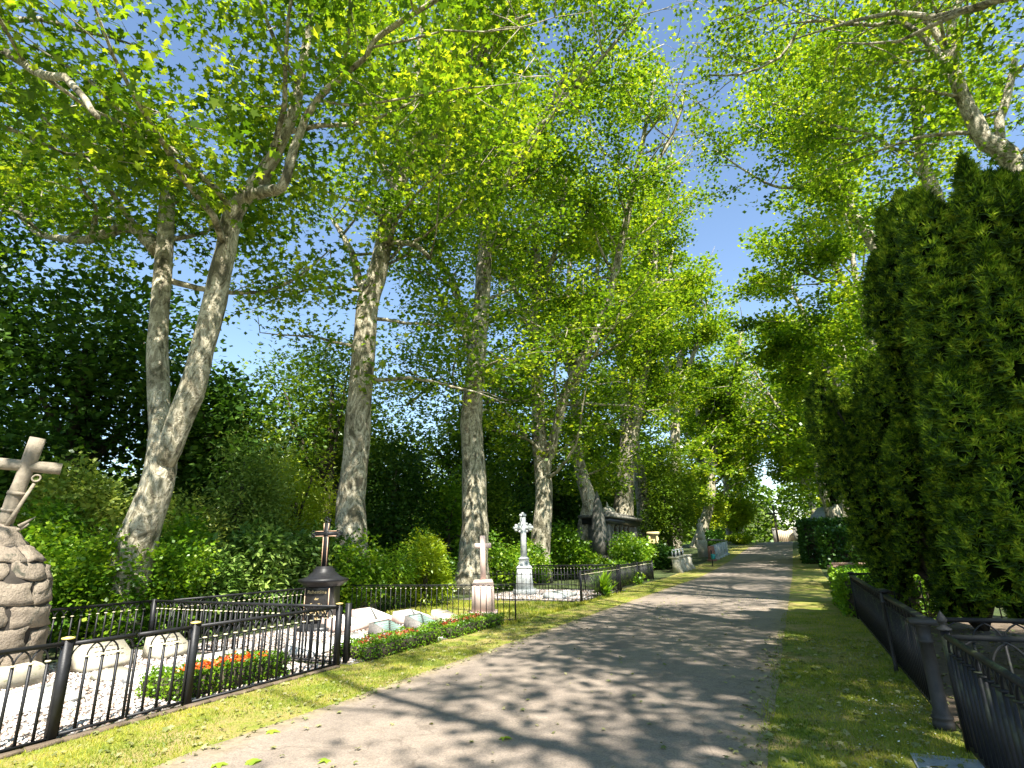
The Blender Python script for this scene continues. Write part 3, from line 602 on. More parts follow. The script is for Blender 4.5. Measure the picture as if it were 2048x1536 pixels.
# ------------------------------------------------------------------ plane trees of the avenue
def ok_left(zlo, xmax):
    def f(C, m=0.0):
        x, y, z = C[:, 0], C[:, 1], C[:, 2]
        lim = xmax + np.clip((z - 14) / 6, -1.2, 1.6)
        return (z > zlo - m + np.clip((np.abs(x + 12) - 5) * -.0, 0, 0)) & (x < lim + 1.0 * m) & (z < 34)
    return f
def ok_right(zlo, xmin):
    def f(C, m=0.0): return (C[:, 2] > zlo - m) & (C[:, 0] > xmin - m) & (C[:, 0] < 10.3) & (C[:, 2] < 31)
    return f
LN = {'T1': ('double-trunked plane tree nearest on the left, one trunk snapped off at the top', 8.0), 'T2': ('plane tree with a single leaning pale trunk behind the black iron cross', 6.6),
      'T3': ('tall straight plane tree directly behind the pink granite cross', 6.5), 'T4': ('plane tree just right of the white stone cross, a long bough leaning towards the path', 4.8),
      'T5': ('plane tree with a swollen crooked base left of the grey obelisk', 4.8), 'T6': ('thick fluted plane trunk rising behind the columned tomb', 5.4),
      'T7': ('plane tree right behind the columned tomb, ivy at its foot', 5.6), 'T8': ('far plane tree behind the dark drooping conifer', 6.0), 'T9': ('forked plane tree past the conifer, near the row of grey steles', 6.0)}
LOD = {'T1': (27000, .165, STAR, 2.6), 'T2': (24000, .175, STAR, 2.6), 'T3': (44000, .18, KITE, 2.5), 'T4': (42000, .205, KITE, 2.6), 'T5': (34000, .23, KITE, 2.6), 'T6': (30000, .26, KITE, 2.4), 'T7': (18000, .31, KITE, 2.4), 'T8': (16000, .36, KITE, 2.2), 'T9': (16000, .40, KITE, 2.0)}
for k in ('T1', 'T2', 'T3', 'T4', 'T5', 'T6', 'T7', 'T8', 'T9'):
    lb, zlo = LN[k]; nl, ls, tp, _ = LOD[k]; st = STEMS[k]; b = st[0][0]
    if k == 'T1': st = [[(-12.25, 7.3, -.1, .48), (-12.22, 7.3, .8, .40)] + st[0]] + st[1:]
    top = 0.0
    tree('plane_tree', lb, 'tree', st, (b[0], b[1], gz(b[1])), zlo, ok_left(zlo, -4.6 if b[1] < 40 else -4.2), nl, ls, tp, M['plane'], M['bark'], .85, (5.4, 4.2), 'plane trees lining the left side of the path', 14, 50, (.48, .48, .22), (.38, 0))
RN = {'R1': 'plane tree leaning over the path above the tallest yew, white swollen branch collar', 'R2': 'plane tree with a slim bare trunk emerging above the yews',
      'R3': 'long diagonal plane tree leaning left over the path beyond the yews', 'R4': 'plane tree with knobbly pale forks left of the big yew',
      'R5': 'slender leaning plane tree behind the low rounded yew', 'R6': 'upright plane trunk behind the tall hedge, right of the snag', 'R7': 'plane tree behind the small chapel roof'}
RB = {'R1': (7.4, 0), 'R2': (7.0, 0), 'R3': (7.6, 0), 'R4': (7.4, 0), 'R5': (6.6, 0), 'R6': (5.6, 0), 'R7': (4.9, 0)}
RL = {'R1': (11500, .155, STAR), 'R2': (17000, .19, KITE), 'R3': (17000, .23, KITE), 'R4': (14000, .26, KITE), 'R5': (11000, .32, KITE), 'R6': (9500, .34, KITE), 'R7': (10000, .40, KITE)}
for k in RN:
    st = STEMS[k]; b = st[0][0]; nl, ls, tp = RL[k]; y = b[1]; g = gz(y)
    st = [[(RB[k][0], y, g - .1, b[3] * 1.5), (RB[k][0] * .98 + b[0] * .02, y, g + 1, b[3] * 1.12), ((RB[k][0] + b[0]) / 2, y, (g + b[2]) / 2, b[3] * 1.02)] + st[0]] + st[1:]
    zl = {'R1': 10.5, 'R2': 10, 'R3': 9.5, 'R4': 8.5, 'R5': 7.5, 'R6': 6.5, 'R7': 6.5}[k]
    tree('plane_tree', RN[k], 'tree', st, (RB[k][0], y, g), zl, ok_right(zl, -1.9 if y > 30 else -1.6), nl, ls, tp, M['plane'], M['bark'], .95, (5.4, 4.0), 'plane trees lining the right side of the path', 12, 50, (.48, .48, .22), (-.4, 0))
# next members of both rows, two partly in view, two unseen, added for shade
extra = [('plane tree whose boughs enter at the upper left edge of the view', (-12.6, .3), 27, 22000, .17, STAR, (1.0, 0), 8.6, -6.0, 'L'),
         ('plane tree at the right edge whose crown fills the upper right corner', (6.9, 12.0), 29, 9500, .18, TRI3, (-1.6, 0), 11.5, -.2, 'R'),
         ('plane tree beside the camera on the right, only its shade in view', (6.9, 5.0), 27, 6500, .19, KITE, (-2.0, 0), 10, .9, 'R'),
         ('plane tree behind the camera on the right, shading the path', (7.2, -2.2), 25, 10500, .21, KITE, (0, 0), 9.0, 2.4, 'R')]
for lb, (x, y), h, nl, ls, tp, ln, zl, lim, side in extra:
    ok = ok_left(zl, lim) if side == 'L' else ok_right(zl, lim)
    ss = simple_stems(x, y, h, .5 if y > 5.5 or side == 'L' else .26, ln, 4)
    if side == 'L': ss.append([(-12.55, .4, 10.6, .16), (-12.0, 1.8, 10.5, .10), (-11.04, 3.0, 10.06, .075), (-9.14, 3.0, 8.61, .065), (-8.41, 3.0, 8.25, .055), (-7.66, 3.0, 7.5, .045), (-7.23, 3.0, 7.04, .035)])
    tree('plane_tree', lb, 'tree', ss, (x, y, 0), zl, ok, nl, ls, tp, M['plane'], M['bark'], 1.0, (5.5, 3.2), 'plane trees lining the %s side of the path' % ('left' if side == 'L' else 'right'), 10, 50, (.48, .48, .22))
far = [((-10.5, 84), 'left', 'plane tree standing over the golden bush on the left'), ((-9.5, 97), 'left', 'plane tree behind the golden bush on the left'), ((-9, 112), 'left', 'farthest plane tree of the left row'),
       ((5.2, 76), 'right', 'plane tree past the chapel on the right'), ((4.6, 90), 'right', 'second plane tree past the chapel'), ((3.6, 104), 'right', 'plane tree against the sky at the end of the right row')]
for (x, y), side, lb in far:
    lean = (2.5, 0) if side == 'left' else (-2.5, 0)
    ok = ok_left(gz(y) + 3.6, -3.6) if side == 'left' else ok_right(gz(y) + 3.4, -2.2)
    tree('plane_tree', lb, 'tree', simple_stems(x, y, 27, .55, lean, 4), (x, y, gz(y)), gz(y) + 3.6, ok, 13000, .5, KITE, M['plane'], M['bark'], .9, (6, 4.5), 'plane trees lining the %s side of the path' % side, 8, 34, (.9, .9, .55), ((.4 if side == 'left' else -.4), 0))

# ------------------------------------------------------------------ woodland behind the left plots
def blob(name, label, cat, c, rad, n, size, tpl, mat, group=None, lumps=9, flat=.7, seed=1, trunk=None, tip=None, barkm=None, shell=.55, stemname='stem'):
    """A crown or bush: leaves spread through a set of overlapping lumps, with stems inside."""
    rng = np.random.default_rng(seed * 7 + 1); g = gz(c[1]); base = (c[0], c[1], g)
    root = thing(name, base, label, cat, group)
    d = rng.normal(size=(lumps, 3)); d /= np.linalg.norm(d, axis=1)[:, None]; R = np.array(rad)
    LC = np.array(c) + d * R * rng.uniform(.35, .72, (lumps, 1)); LR = rng.uniform(.35, .55, (lumps, 1)) * R
    k = rng.integers(0, lumps, n); u = rng.normal(size=(n, 3)); u /= np.linalg.norm(u, axis=1)[:, None]
    rr = shell + (1 - shell) * rng.random((n, 1)) ** .6; pos = LC[k] + u * LR[k] * rr * (1 + .18 * rng.normal(size=(n, 1)))
    keep = pos[:, 2] > g + .05; pos = pos[keep]; u = u[keep]; n = len(pos)
    tp = u.copy() * 1.0 if tip is None else u * .5 + np.array(tip)
    leafobj('foliage' if cat in ('shrub', 'bush', 'hedge') else 'crown', tpl, pos, size * rng.uniform(.6, 1.3, n), frames(n, rng, flat, tp), mat, root)
    st = MB(); top = c[2] + rad[2] * .3
    r0 = trunk or .04
    st.tube([(c[0], c[1], g - .05), (c[0] + .05 * rad[0], c[1], g + (top - g) * .5), (c[0], c[1], top)], [r0 * 1.3, r0, r0 * .4], 7)
    for i in range(min(lumps, 7)):
        p = LC[i]; z1 = g + (top - g) * rng.uniform(.05 if not trunk else .3, .6)
        st.tube([(c[0], c[1], z1), ((c[0] + p[0]) / 2, (c[1] + p[1]) / 2, (z1 + p[2]) / 2 + .1 * rad[2]), tuple(p)], [r0 * .6, r0 * .45, r0 * .15], 5)
    st.obj('trunk' if trunk else 'stem', barkm or M['darkbark'], root, True)
    return root
W = 'trees in the wood behind the left graves'
blob('broadleaf_tree', 'dark broad maple crown filling the left edge above the stone cross', 'tree', (-23, 11, 8.2), (6.5, 5, 4.6), 17000, .24, KITE, M['maple'], W, 16, .8, 31, .35)
blob('broadleaf_tree', 'dark leafy tree between the double plane trunks and the left edge', 'tree', (-20.5, 15.5, 6.2), (4.5, 4, 3.8), 11000, .24, KITE, M['maple'], W, 12, .8, 32, .3)
blob('broadleaf_tree', 'tall dark tree at the far left edge with drooping sprays', 'tree', (-25, 6.5, 11), (4.5, 3.5, 7), 13000, .24, KITE, M['maple'], W, 14, .4, 33, .35, (0, 0, -.9))
blob('broadleaf_tree', 'dark tree low on the left edge behind the stone monument', 'tree', (-19.5, 6.8, 3.6), (3.6, 3.0, 2.9), 9000, .18, KITE, M['maple'], W, 12, .7, 34, .2)
blob('broadleaf_tree', 'sunlit low tree seen between the stone cross and the double plane trunks', 'tree', (-22, 10.2, 2.6), (3.2, 2.4, 3.0), 9000, .17, KITE, M['wood'], W, 12, .7, 50, .2)
blob('broadleaf_tree', 'open-crowned tree speckling the sky between the first two plane trees', 'tree', (-19.5, 20, 8.6), (5.0, 4.5, 4.0), 9000, .21, TRI3, M['wood'], W, 14, .7, 81, .22, shell=.3)
blob('broadleaf_tree', 'sunny mid-height tree behind the double plane trunks', 'tree', (-24, 17, 4.5), (5, 4, 4.4), 9000, .24, KITE, M['wood'], W, 14, .7, 82, .25)
blob('broadleaf_tree', 'light green tree glimpsed left of the double trunks', 'tree', (-30, 12, 4.0), (5.5, 4, 4.6), 9000, .28, KITE, M['wood'], W, 14, .7, 83, .25)
blob('broadleaf_tree', 'low leafy tree closing the gap behind the leaning pale trunk', 'tree', (-26, 29, 5.5), (7, 4, 5.5), 11000, .30, KITE, M['wood'], W, 16, .7, 84, .3)
blob('conifer_tree', 'pale green feathery conifer right of the double plane trunks', 'tree', (-19.5, 17.5, 3.4), (2.7, 2.5, 4.0), 12000, .20, LANCE2, M['pale'], W, 16, .4, 35, .2, (0, 0, -.5))
blob('conifer_tree', 'light bluish conifer top behind the pale feathery one', 'tree', (-22.5, 22, 5.4), (2.8, 2.6, 4.6), 9000, .22, LANCE2, M['pale'], W, 14, .5, 36, .22, (0, 0, .2))
blob('broadleaf_tree', 'mid green tree just left of the leaning plane trunk', 'tree', (-21.5, 24, 5.8), (3.8, 3.5, 5.2), 10000, .24, TRI3, M['wood'], W, 14, .7, 37, .3)
blob('yew_tree', 'almost black evergreen mass between the second and third plane trunks', 'tree', (-17.5, 22.5, 3.6), (3.1, 2.8, 3.8), 12000, .17, KITE, M['maple'], W, 12, .5, 38, .3)
blob('yew_tree', 'dark evergreen right of the third plane trunk', 'tree', (-17.5, 32, 4.0), (3.6, 3, 4.2), 10000, .20, KITE, M['maple'], W, 12, .5, 39, .3)
blob('broadleaf_tree', 'leafy tree filling the gap behind the tall straight plane', 'tree', (-20, 33, 9.5), (5, 4, 6), 9000, .3, TRI3, M['wood'], W, 14, .7, 40, .35)
blob('broadleaf_tree', 'green woodland crown behind the white stone cross', 'tree', (-20, 43, 9), (6, 5, 7.5), 9000, .36, KITE, M['wood'], W, 14, .7, 41, .35)
blob('yew_tree', 'dark evergreen behind the grey obelisk', 'tree', (-17, 45, 4.5), (4, 3.5, 4.6), 8000, .26, KITE, M['maple'], W, 12, .5, 42, .3)
blob('broadleaf_tree', 'woodland tree behind the columned tomb', 'tree', (-19, 58, 9), (6, 6, 8), 8000, .45, KITE, M['wood'], W, 14, .7, 43, .35)
blob('broadleaf_tree', 'woodland tree far behind the row of steles', 'tree', (-17.5, 78, 9.5), (6, 7, 8), 8000, .5, KITE, M['wood'], W, 14, .7, 44, .35)
blob('conifer_tree', 'dark drooping conifer with layered sprays overhanging the graves', 'tree', (-8.6, 44, 4.4), (2.9, 3.2, 2.9), 11000, .26, LANCE2, M['wood'], None, 16, 1.4, 45, .16, (0, 0, -.4))
blob('conifer_tree', 'tall back layer of the drooping conifer beside the tomb', 'tree', (-9.4, 49, 6.6), (2.6, 3, 3.6), 7000, .28, LANCE2, M['wood'], None, 14, 1.4, 46, .16, (0, 0, -.4))
blob('broadleaf_tree', 'glowing yellow-green young tree by the far bend of the path', 'tree', (-8.2, 96, 6.0), (3.4, 4, 3.4), 7000, .36, KITE, M['gold'], None, 12, .7, 47, .2)
blob('broadleaf_tree', 'light green small tree left of the far end of the path', 'tree', (-9.5, 76, 5.4), (2.8, 4, 3.6), 6000, .34, KITE, M['gold'], None, 12, .7, 48, .2)
blob('broadleaf_tree', 'bright tree right of the far path end, before the chapel', 'tree', (6.5, 70, 11), (4.6, 5, 6.5), 8000, .42, KITE, M['plane'], None, 12, .7, 49, .25)
# distant woods that close the view
rng = np.random.default_rng(77); n = 52000
a = rng.random(n); P = np.zeros((n, 3)); q = rng.random(n)
seg = rng.integers(0, 10, n)
P[:, 0] = np.where(seg < 5, -40 + rng.normal(size=n) * 3 - rng.random(n) * 8, np.where(seg < 7, 18 + rng.normal(size=n) * 3 + rng.random(n) * 6, np.where(rng.random(n) < .55, rng.uniform(-38, -3.4, n), rng.uniform(-2.7, 26, n))))
P[:, 1] = np.where(seg < 7, rng.uniform(22, 150, n), 150 + rng.normal(size=n) * 4)
hmax = 9 + 3 * np.sin(P[:, 0] * .31) + 3 * np.sin(P[:, 1] * .23) + 3
hmax = np.where(seg >= 7, 15 + 3 * np.sin(P[:, 0] * .5), hmax)
P[:, 2] = gz_np(P[:, 1]) + .2 + q * hmax
fr = frames(n, rng, .6); o = leafobj('distant_woods', KITE, P, rng.uniform(.6, 1.2, n) * np.clip(np.hypot(P[:, 0], P[:, 1]) / 110, .38, 1.0), fr, M['wood']); tag(o, 'far-off belt of mixed woodland closing the view', 'woodland', None, 'stuff')

# shrubs behind the plots
S = 'shrubs behind the left railings'
def sh(label, c, r, n, s, tpl, mat, seed, name='shrub', **k): blob(name, label, 'shrub', c, r, n, s, tpl, mat, k.pop('group', S), k.pop('lumps', 12), k.pop('flat', .6), seed, **k)
sh('leafy green shrub just right of the stone monument', (-13.4, 6.6, 1.0), (1.5, 1.2, 1.25), 7000, .11, KITE, M['shrub'], 51)
sh('shrub with yellowish tips behind the stone monument', (-15.2, 7.2, 1.5), (1.8, 1.3, 1.7), 6500, .13, TRI3, M['shrub'], 52)
sh('sunlit shrub at the foot of the double plane trunks', (-13.6, 8.9, 1.15), (1.5, 1.2, 1.4), 7500, .12, KITE, M['shrub'], 53)
sh('large rhododendron behind the second plot railing', (-13.0, 11.0, 1.1), (1.5, 1.4, 1.3), 7500, .20, LANCE, M['rhodo'], 54, 'rhododendron')
sh('pale rhododendron left of the black iron cross', (-12.2, 12.6, 1.2), (1.5, 1.2, 1.35), 7000, .19, LANCE, M['rhodo'], 55, 'rhododendron')
sh('high pale green shrub between the two first plane trees', (-14.8, 12.6, 2.0), (1.7, 1.5, 2.0), 7500, .15, LANCE2, M['pale'], 56)
sh('airy light green shrub right of the double trunks', (-15.4, 10.6, 1.9), (1.6, 1.3, 1.9), 6500, .14, LANCE2, M['pale'], 57)
sh('round-leaved shrub right behind the black iron cross', (-11.4, 13.0, .95), (1.1, .9, 1.15), 5000, .11, KITE, M['shrub'], 58)
sh('glossy shrub behind the tilted white slabs', (-11.2, 14.6, .9), (1.3, 1.2, 1.1), 6000, .11, LANCE2, M['shrub'], 59)
sh('bright yellow-green shrub hanging over the railing by the slabs', (-10.6, 15.4, 1.0), (1.0, 1.0, 1.1), 5500, .14, LANCE2, M['gold'], 60)
sh('shrub left of the pink granite cross with pinkish shoots', (-11.9, 17.2, 1.1), (1.2, 1.1, 1.35), 6000, .13, LANCE2, M['shrub'], 61)
sh('dark shrub between pink cross and white cross', (-12.2, 22.6, 1.1), (1.6, 1.4, 1.6), 6500, .14, KITE, M['shrub'], 62)
sh('shrub right of the white stone cross', (-12.0, 26.0, .9), (1.4, 1.4, 1.2), 5000, .15, KITE, M['shrub'], 63)
sh('lit laurel bush between two plane trunks', (-12.2, 31, 1.3), (1.8, 1.7, 1.6), 6500, .17, KITE, M['box'], 64)
sh('bush at the foot of the obelisk', (-10.6, 31.6, .6), (1.2, 1.3, .8), 3000, .16, KITE, M['shrub'], 65)
sh('ivy-covered bank left of the path verge, before the tomb', (-7.6, 27.5, .35), (1.1, 3.2, .65), 6000, .13, KITE, M['shrub'], 66, 'ivy_bank')
sh('bushy growth over the low wall before the columned tomb', (-8.6, 33.0, 1.15), (1.1, 4.2, 1.15), 9000, .15, KITE, M['shrub'], 67)
sh('low hedge behind the pale curved headstones', (-8.4, 40.5, 1.1), (1.2, 2.2, .9), 4500, .18, KITE, M['hedge'], 68)
sh('dark rounded bush at the end of the steles', (-8.0, 66, 2.0), (1.0, 2.0, 1.3), 3500, .26, KITE, M['hedge'], 69)
sh('bright clipped hedge at the far left of the path', (-7.5, 88, 2.3), (2.0, 2.5, .9), 4500, .26, KITE, M['gold'], 70)
sh('undergrowth below the maple at the left edge', (-16.8, 4.6, 1.2), (1.8, 1.4, 1.6), 6000, .13, TRI3, M['shrub'], 71)
sh('tuft of iris leaves by the corner of the far railing', (-6.2, 19.6, .3), (.25, .35, .35), 260, .45, NEEDLE, M['box'], 72, 'iris_clump', tip=(0, 0, 2.0), flat=0.0, shell=.1)
sh('dense dark green bush hiding the foot of the double plane trunks', (-11.95, 7.5, 1.15), (.55, 1.5, 1.35), 9000, .10, KITE, M['shrub'], 74)
sh('bush with long pale leaves right of the double trunks foot', (-12.4, 9.0, 1.0), (.9, 1.0, 1.2), 6000, .15, LANCE, M['rhodo'], 75)
blob('conifer_tree', 'soft pale green spruce-like conifer right beside the double plane trunks', 'tree', (-15.6, 12.4, 2.9), (1.7, 1.5, 3.2), 9000, .15, LANCE2, M['pale'], W, 16, .4, 85, .14, (0, 0, -.5))
blob('conifer_tree', 'yellowish feathery conifer left of the leaning pale trunk', 'tree', (-16.4, 15.4, 2.8), (1.9, 1.6, 3.1), 9000, .16, LANCE2, M['gold'], W, 16, .4, 86, .14, (0, 0, -.5))
blob('broadleaf_tree', 'loose light-leaved small tree behind the stone monument', 'tree', (-16.8, 8.4, 2.3), (2.0, 1.5, 2.0), 8000, .14, KITE, M['pale'], W, 12, .6, 87, .1)
blob('broadleaf_tree', 'small bright tree behind the white stone cross', 'tree', (-16.0, 28.5, 3.4), (2.4, 2.2, 3.2), 8000, .18, KITE, M['wood'], W, 12, .6, 88, .14)
blob('broadleaf_tree', 'light green small tree between the straight plane and the white cross', 'tree', (-15.6, 24.5, 2.8), (1.8, 1.8, 2.8), 6500, .17, KITE, M['shrub'], W, 12, .6, 89, .12)
sh('fern and shrub mix behind the first rear railing', (-12.3, 4.4, .8), (.9, 1.5, 1.0), 5000, .11, KITE, M['shrub'], 73)

# ------------------------------------------------------------------ yews, hedges on the right
def yew(label, plumes, n, seed, base, hi=1.0):
    rng = np.random.default_rng(seed); root = thing('yew_tree', base, label, 'tree', 'columnar yews on the right'); P = []; T = []
    tot = sum(p[3] * p[4] for p in plumes); st = MB()
    for (x, y, z, r, h) in plumes:      # centre of base, radius, height of each upright plume
        k = int(n * r * h / tot); t = rng.random(k) ** .8; a = rng.random(k) * 6.283
        prof = np.sin(np.clip(t * .92 + .10, 0, 1) * math.pi) ** .55 * (1 - .25 * t)
        lob = 1 + .30 * np.sin(4 * a + x * 7 + 5 * t) + .22 * np.sin(7 * a + t * 14 + y * 5)
        rr = r * prof * lob * (.72 + .33 * rng.random(k) ** .5)
        pos = np.stack([x + rr * np.cos(a), y + rr * np.sin(a), z + h * t], 1)
        P.append(pos); T.append(np.stack([np.cos(a) * .55, np.sin(a) * .55, np.full(k, .95)], 1))
        st.tube([(base[0], base[1], base[2]), ((x + base[0]) / 2, (y + base[1]) / 2, base[2] + (z + h - base[2]) * .4), (x, y, z + h * .85)], [.09, .06, .015], 5)
    P = np.concatenate(P); T = np.concatenate(T); k = len(P)
    T = T / np.linalg.norm(T, axis=1)[:, None] + rng.normal(size=(k, 3)) * .22
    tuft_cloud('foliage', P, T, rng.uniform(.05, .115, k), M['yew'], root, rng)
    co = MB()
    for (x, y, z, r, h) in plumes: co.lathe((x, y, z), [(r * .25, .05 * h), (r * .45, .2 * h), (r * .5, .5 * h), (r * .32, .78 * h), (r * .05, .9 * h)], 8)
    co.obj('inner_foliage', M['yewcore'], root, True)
    st.obj('trunk', M['darkbark'], root, True); return root
def plumes(cx, cy, rx, ry, z0, ztop, m, seed, lean=(0, 0), flare=0.25):
    rng = np.random.default_rng(seed); out = []
    for i in range(m):
        a = rng.random() * 6.283; q = rng.random() ** .5; h0 = rng.random() ** .8; zc = z0 + (ztop - z0) * h0 * .82
        f = (.72 + flare * math.sin(h0 * 3.0)) ; x = cx + lean[0] * h0 + rx * q * f * math.cos(a); y = cy + lean[1] * h0 + ry * q * f * math.sin(a)
        out.append((x, y, zc - .3, rng.uniform(.15, .32), rng.uniform(1.0, 1.9)))
    return out
yew('tallest and nearest dark yew with upright plumes at the right edge', plumes(3.35, 7.9, 1.75, 1.1, .35, 5.6, 150, 1, (-.1, 0)), 95000, 201, (3.3, 7.9, 0))
yew('broad-topped dark yew leaning left behind the nearest yew', plumes(3.3, 10.6, 1.45, 1.3, .6, 7.3, 120, 2, (.1, 0), .5), 70000, 202, (3.2, 10.6, 0))
yew('lower yew leaning towards the path, bright flat top', plumes(2.55, 13.6, 1.15, 1.0, .3, 5.0, 95, 3, (-1.05, -.3), .3), 42000, 203, (2.8, 13.6, 0))
def hedge(label, x0, x1, y0, y1, z0, z1, n, s, mat, seed, tpl=KITE, name='hedge', rnd=.05, group=None, inner=None):
    rng = np.random.default_rng(seed); c = ((x0 + x1) / 2, (y0 + y1) / 2, z0); root = thing(name, c, label, 'hedge', group)
    A = [(x1 - x0) * (y1 - y0), (x1 - x0) * (z1 - z0), (x1 - x0) * (z1 - z0), (y1 - y0) * (z1 - z0), (y1 - y0) * (z1 - z0)]; A = np.array(A) / sum(A)
    k = rng.choice(5, n, p=A); u = rng.random((n, 3)); lo = np.array([x0, y0, z0]); sz = np.array([x1 - x0, y1 - y0, z1 - z0]); P = lo + u * sz
    N = np.zeros((n, 3))
    for i, (ax, v, sg) in enumerate([(2, z1, 1), (1, y0, -1), (1, y1, 1), (0, x0, -1), (0, x1, 1)]):
        w = k == i; P[w, ax] = v; N[w, ax] = sg
    P += rng.normal(size=(n, 3)) * rnd * .6 - N * np.abs(rng.normal(size=(n, 1))) * rnd; P[:, 2] += .5 * rnd * np.sin(P[:, 0] * 9 + P[:, 1] * 6)
    tip = N * 1.2 + np.array([0, 0, .7])
    leafobj('foliage', tpl, P, s * rng.uniform(.6, 1.3, n), frames(n, rng, .1, tip), mat, root)
    i = rnd * 1.4; MB().box(((x0 + x1) / 2, (y0 + y1) / 2, (z0 + z1) / 2 - i / 2), (x1 - x0 - 2 * i, y1 - y0 - 2 * i, z1 - z0 - i)).obj('inner_twigs', M['darkbark'], root)
    return root
H = 'hedges along the right side'
hedge('tall dark clipped hedge in front of the snag and chapel', .35, 6.0, 44, 50, .2, 3.0, 16000, .19, M['hedge'], 301, rnd=.16, group=H)
hedge('lower brighter hedge in front of the tall one', 1.25, 5.0, 38.5, 41.5, .1, 2.3, 12000, .17, M['hedge'], 302, rnd=.15, group=H)
hedge('bright yellow-green low hedge beyond the end of the right railing', .75, 3.2, 15.3, 19.5, 0, .85, 15000, .075, M['box'], 303, rnd=.07, group=H)
# ------------------------------------------------------------------ iron railings
def rz_of(p, q): return math.atan2(q[1] - p[1], q[0] - p[0])
_cache = {}
def shared(key, make):
    if key not in _cache: _cache[key] = make()
    return _cache[key]
def arch_mesh(sp, rise, r, mat, w=2):
    pts = [(sp * w / 2 - sp * w / 2 * math.cos(math.pi * t / 12), 0, rise * math.sin(math.pi * t / 12)) for t in range(13)]
    return MB().tube(pts, r, 5).mesh('arch', mat, True)
def railing(name, label, P, Q, h, sp, posts=(), rail=.022, bar=.0105, rise=.135, mat='iron', gilt='palegilt', group='black iron railings', z0=.05, knob='disc', cat='railing', style='arch', leaves_=None, z=0.0, caprail=False, pr=.036):
    L = math.hypot(Q[0] - P[0], Q[1] - P[1]); root = thing(name, (P[0], P[1], z), label, cat, group, rz_of(P, Q)); m = M[mat]
    n = max(2, int(round(L / sp))); sp = L / n; zs = h - rise - rail
    if caprail: MB().box((L / 2, 0, h - .018), (L, .075, .036), bev=.008).obj('top_rail', m, root, local=True)
    else: MB().tube([(0, 0, h - rail), (L / 2, 0, h - rail), (L, 0, h - rail)], rail, 8).obj('top_rail', m, root, True, local=True)
    MB().box((L / 2, 0, z0 + .012), (L, .03, .024)).obj('bottom_rail', m, root, local=True)
    hb = zs if style == 'arch' else h + .08
    bm = shared(('bar', round(hb - z0, 3), bar, mat, style), lambda: (MB().box((0, 0, (hb + z0) / 2), (bar * 2, bar * 2, hb - z0)) if style == 'arch' else MB().lathe((0, 0, z0), [(bar, 0), (bar, hb - z0 - .09), (bar * 2.2, hb - z0 - .06), (.001, hb - z0)], 5)).mesh('bar', m))
    cm = shared(('collar', bar, gilt), lambda: MB().lathe((0, 0, 0), [(bar * 1.3, -.008), (bar * 2.5, -.003), (bar * 2.5, .006), (bar * 1.3, .010)], 8).mesh('collar', M[gilt], True))
    am = shared(('arch', round(sp, 3), rise, mat), lambda: arch_mesh(sp, rise, bar * .8, m))
    for i in range(n + 1):
        if 0 < i < n or not posts: link('bar', bm, root, (i * sp, 0, 0))
        if style == 'arch':
            if 0 < i < n: link('collar', cm, root, (i * sp, 0, zs))
            if i <= n - 2: link('arch', am, root, (i * sp, .004 * (1 if i % 2 else -1), zs))
    if style == 'spear': MB().box((L / 2, 0, h - .30), (L, .02, .02)).obj('middle_rail', m, root, local=True)
    for t in posts:
        po = MB().box((t * L, 0, (h + .0) / 2), (pr * 2, pr * 2, h + .02)).obj('post', m, root, local=True)
        if knob == 'disc': MB().lathe((t * L, 0, h + .01), [(.02, 0), (.055, .006), (.055, .020), (.02, .028)], 12).obj('cap', M['gilt'], po, True, local=True)
        elif knob == 'flat': MB().lathe((t * L, 0, h + .01), [(.035, 0), (.075, .01), (.08, .03), (.05, .045)], 12).obj('cap', m, po, True, local=True)
    return root
X0 = -6.45; F = 'railing around the near left grave'
railing('iron_railing', 'left-most stretch of black railing, in front of the stone monument', (X0, 1.6), (X0, 3.38), .87, .135, (1.0,), group=F, z0=.03)
railing('iron_gate', 'near leaf of the double iron gate, left of the bush', (X0, 3.43), (X0, 4.02), .86, .135, (), group='leaves of the grave gate', cat='gate', z0=.05)
railing('iron_gate', 'far leaf of the double iron gate, touching the gilt-capped post', (X0, 4.06), (X0, 4.66), .86, .135, (), group='leaves of the grave gate', cat='gate', z0=.05)
railing('iron_railing', 'black railing stretch in front of the box hedge with orange flowers', (X0, 4.71), (X0, 7.09), .86, .136, (0.0, 1.0), group=F, z0=.03)
railing('iron_railing', 'side railing running back from the corner post between the two plots', (X0 - .03, 7.12), (-11.3, 7.32), .86, .135, (1.0,), group=F, knob=None)
railing('iron_railing', 'rear railing of the near plot, behind the gravel', (-11.35, 7.3), (-11.35, 1.2), .86, .135, (.33, .66), group=F, knob=None)
railing('iron_railing', 'rear railing of the second plot below the rhododendrons', (-11.0, 7.5), (-10.95, 11.9), .86, .135, (), group=None, knob=None)
railing('iron_railing', 'cross railing behind the tilted slabs, before the pink granite cross', (-6.1, 12.55), (-10.85, 12.2), .84, .15, (0.0,), group=None, knob=None, bar=.007, rise=.08, rail=.014, pr=.014)
railing('iron_railing', 'thin spear-topped railing in front of the white stone cross', (-6.3, 17.3), (-10.3, 17.9), .85, .17, (), group=None, style='spear', knob=None, bar=.008, rail=.008)
railing('iron_railing', 'path-side railing beside the pale gravel of the white cross', (-6.2, 17.4), (-6.2, 21.9), .95, .13, (0.0, 1.0), group=None, knob=None, bar=.009, rise=.1, pr=.03)
railing('iron_railing', 'dark rear cross railing right of the white stone cross', (-6.25, 22.1), (-11, 22.6), 1.0, .15, (), group=None, knob=None, bar=.010, rise=.12)
railing('iron_railing', 'ivy-grown railing before the columned tomb', (-6.6, 23.0), (-6.9, 30.5), .95, .16, (0.0, .5, 1.0), group=None, knob=None, bar=.012, rise=.12)
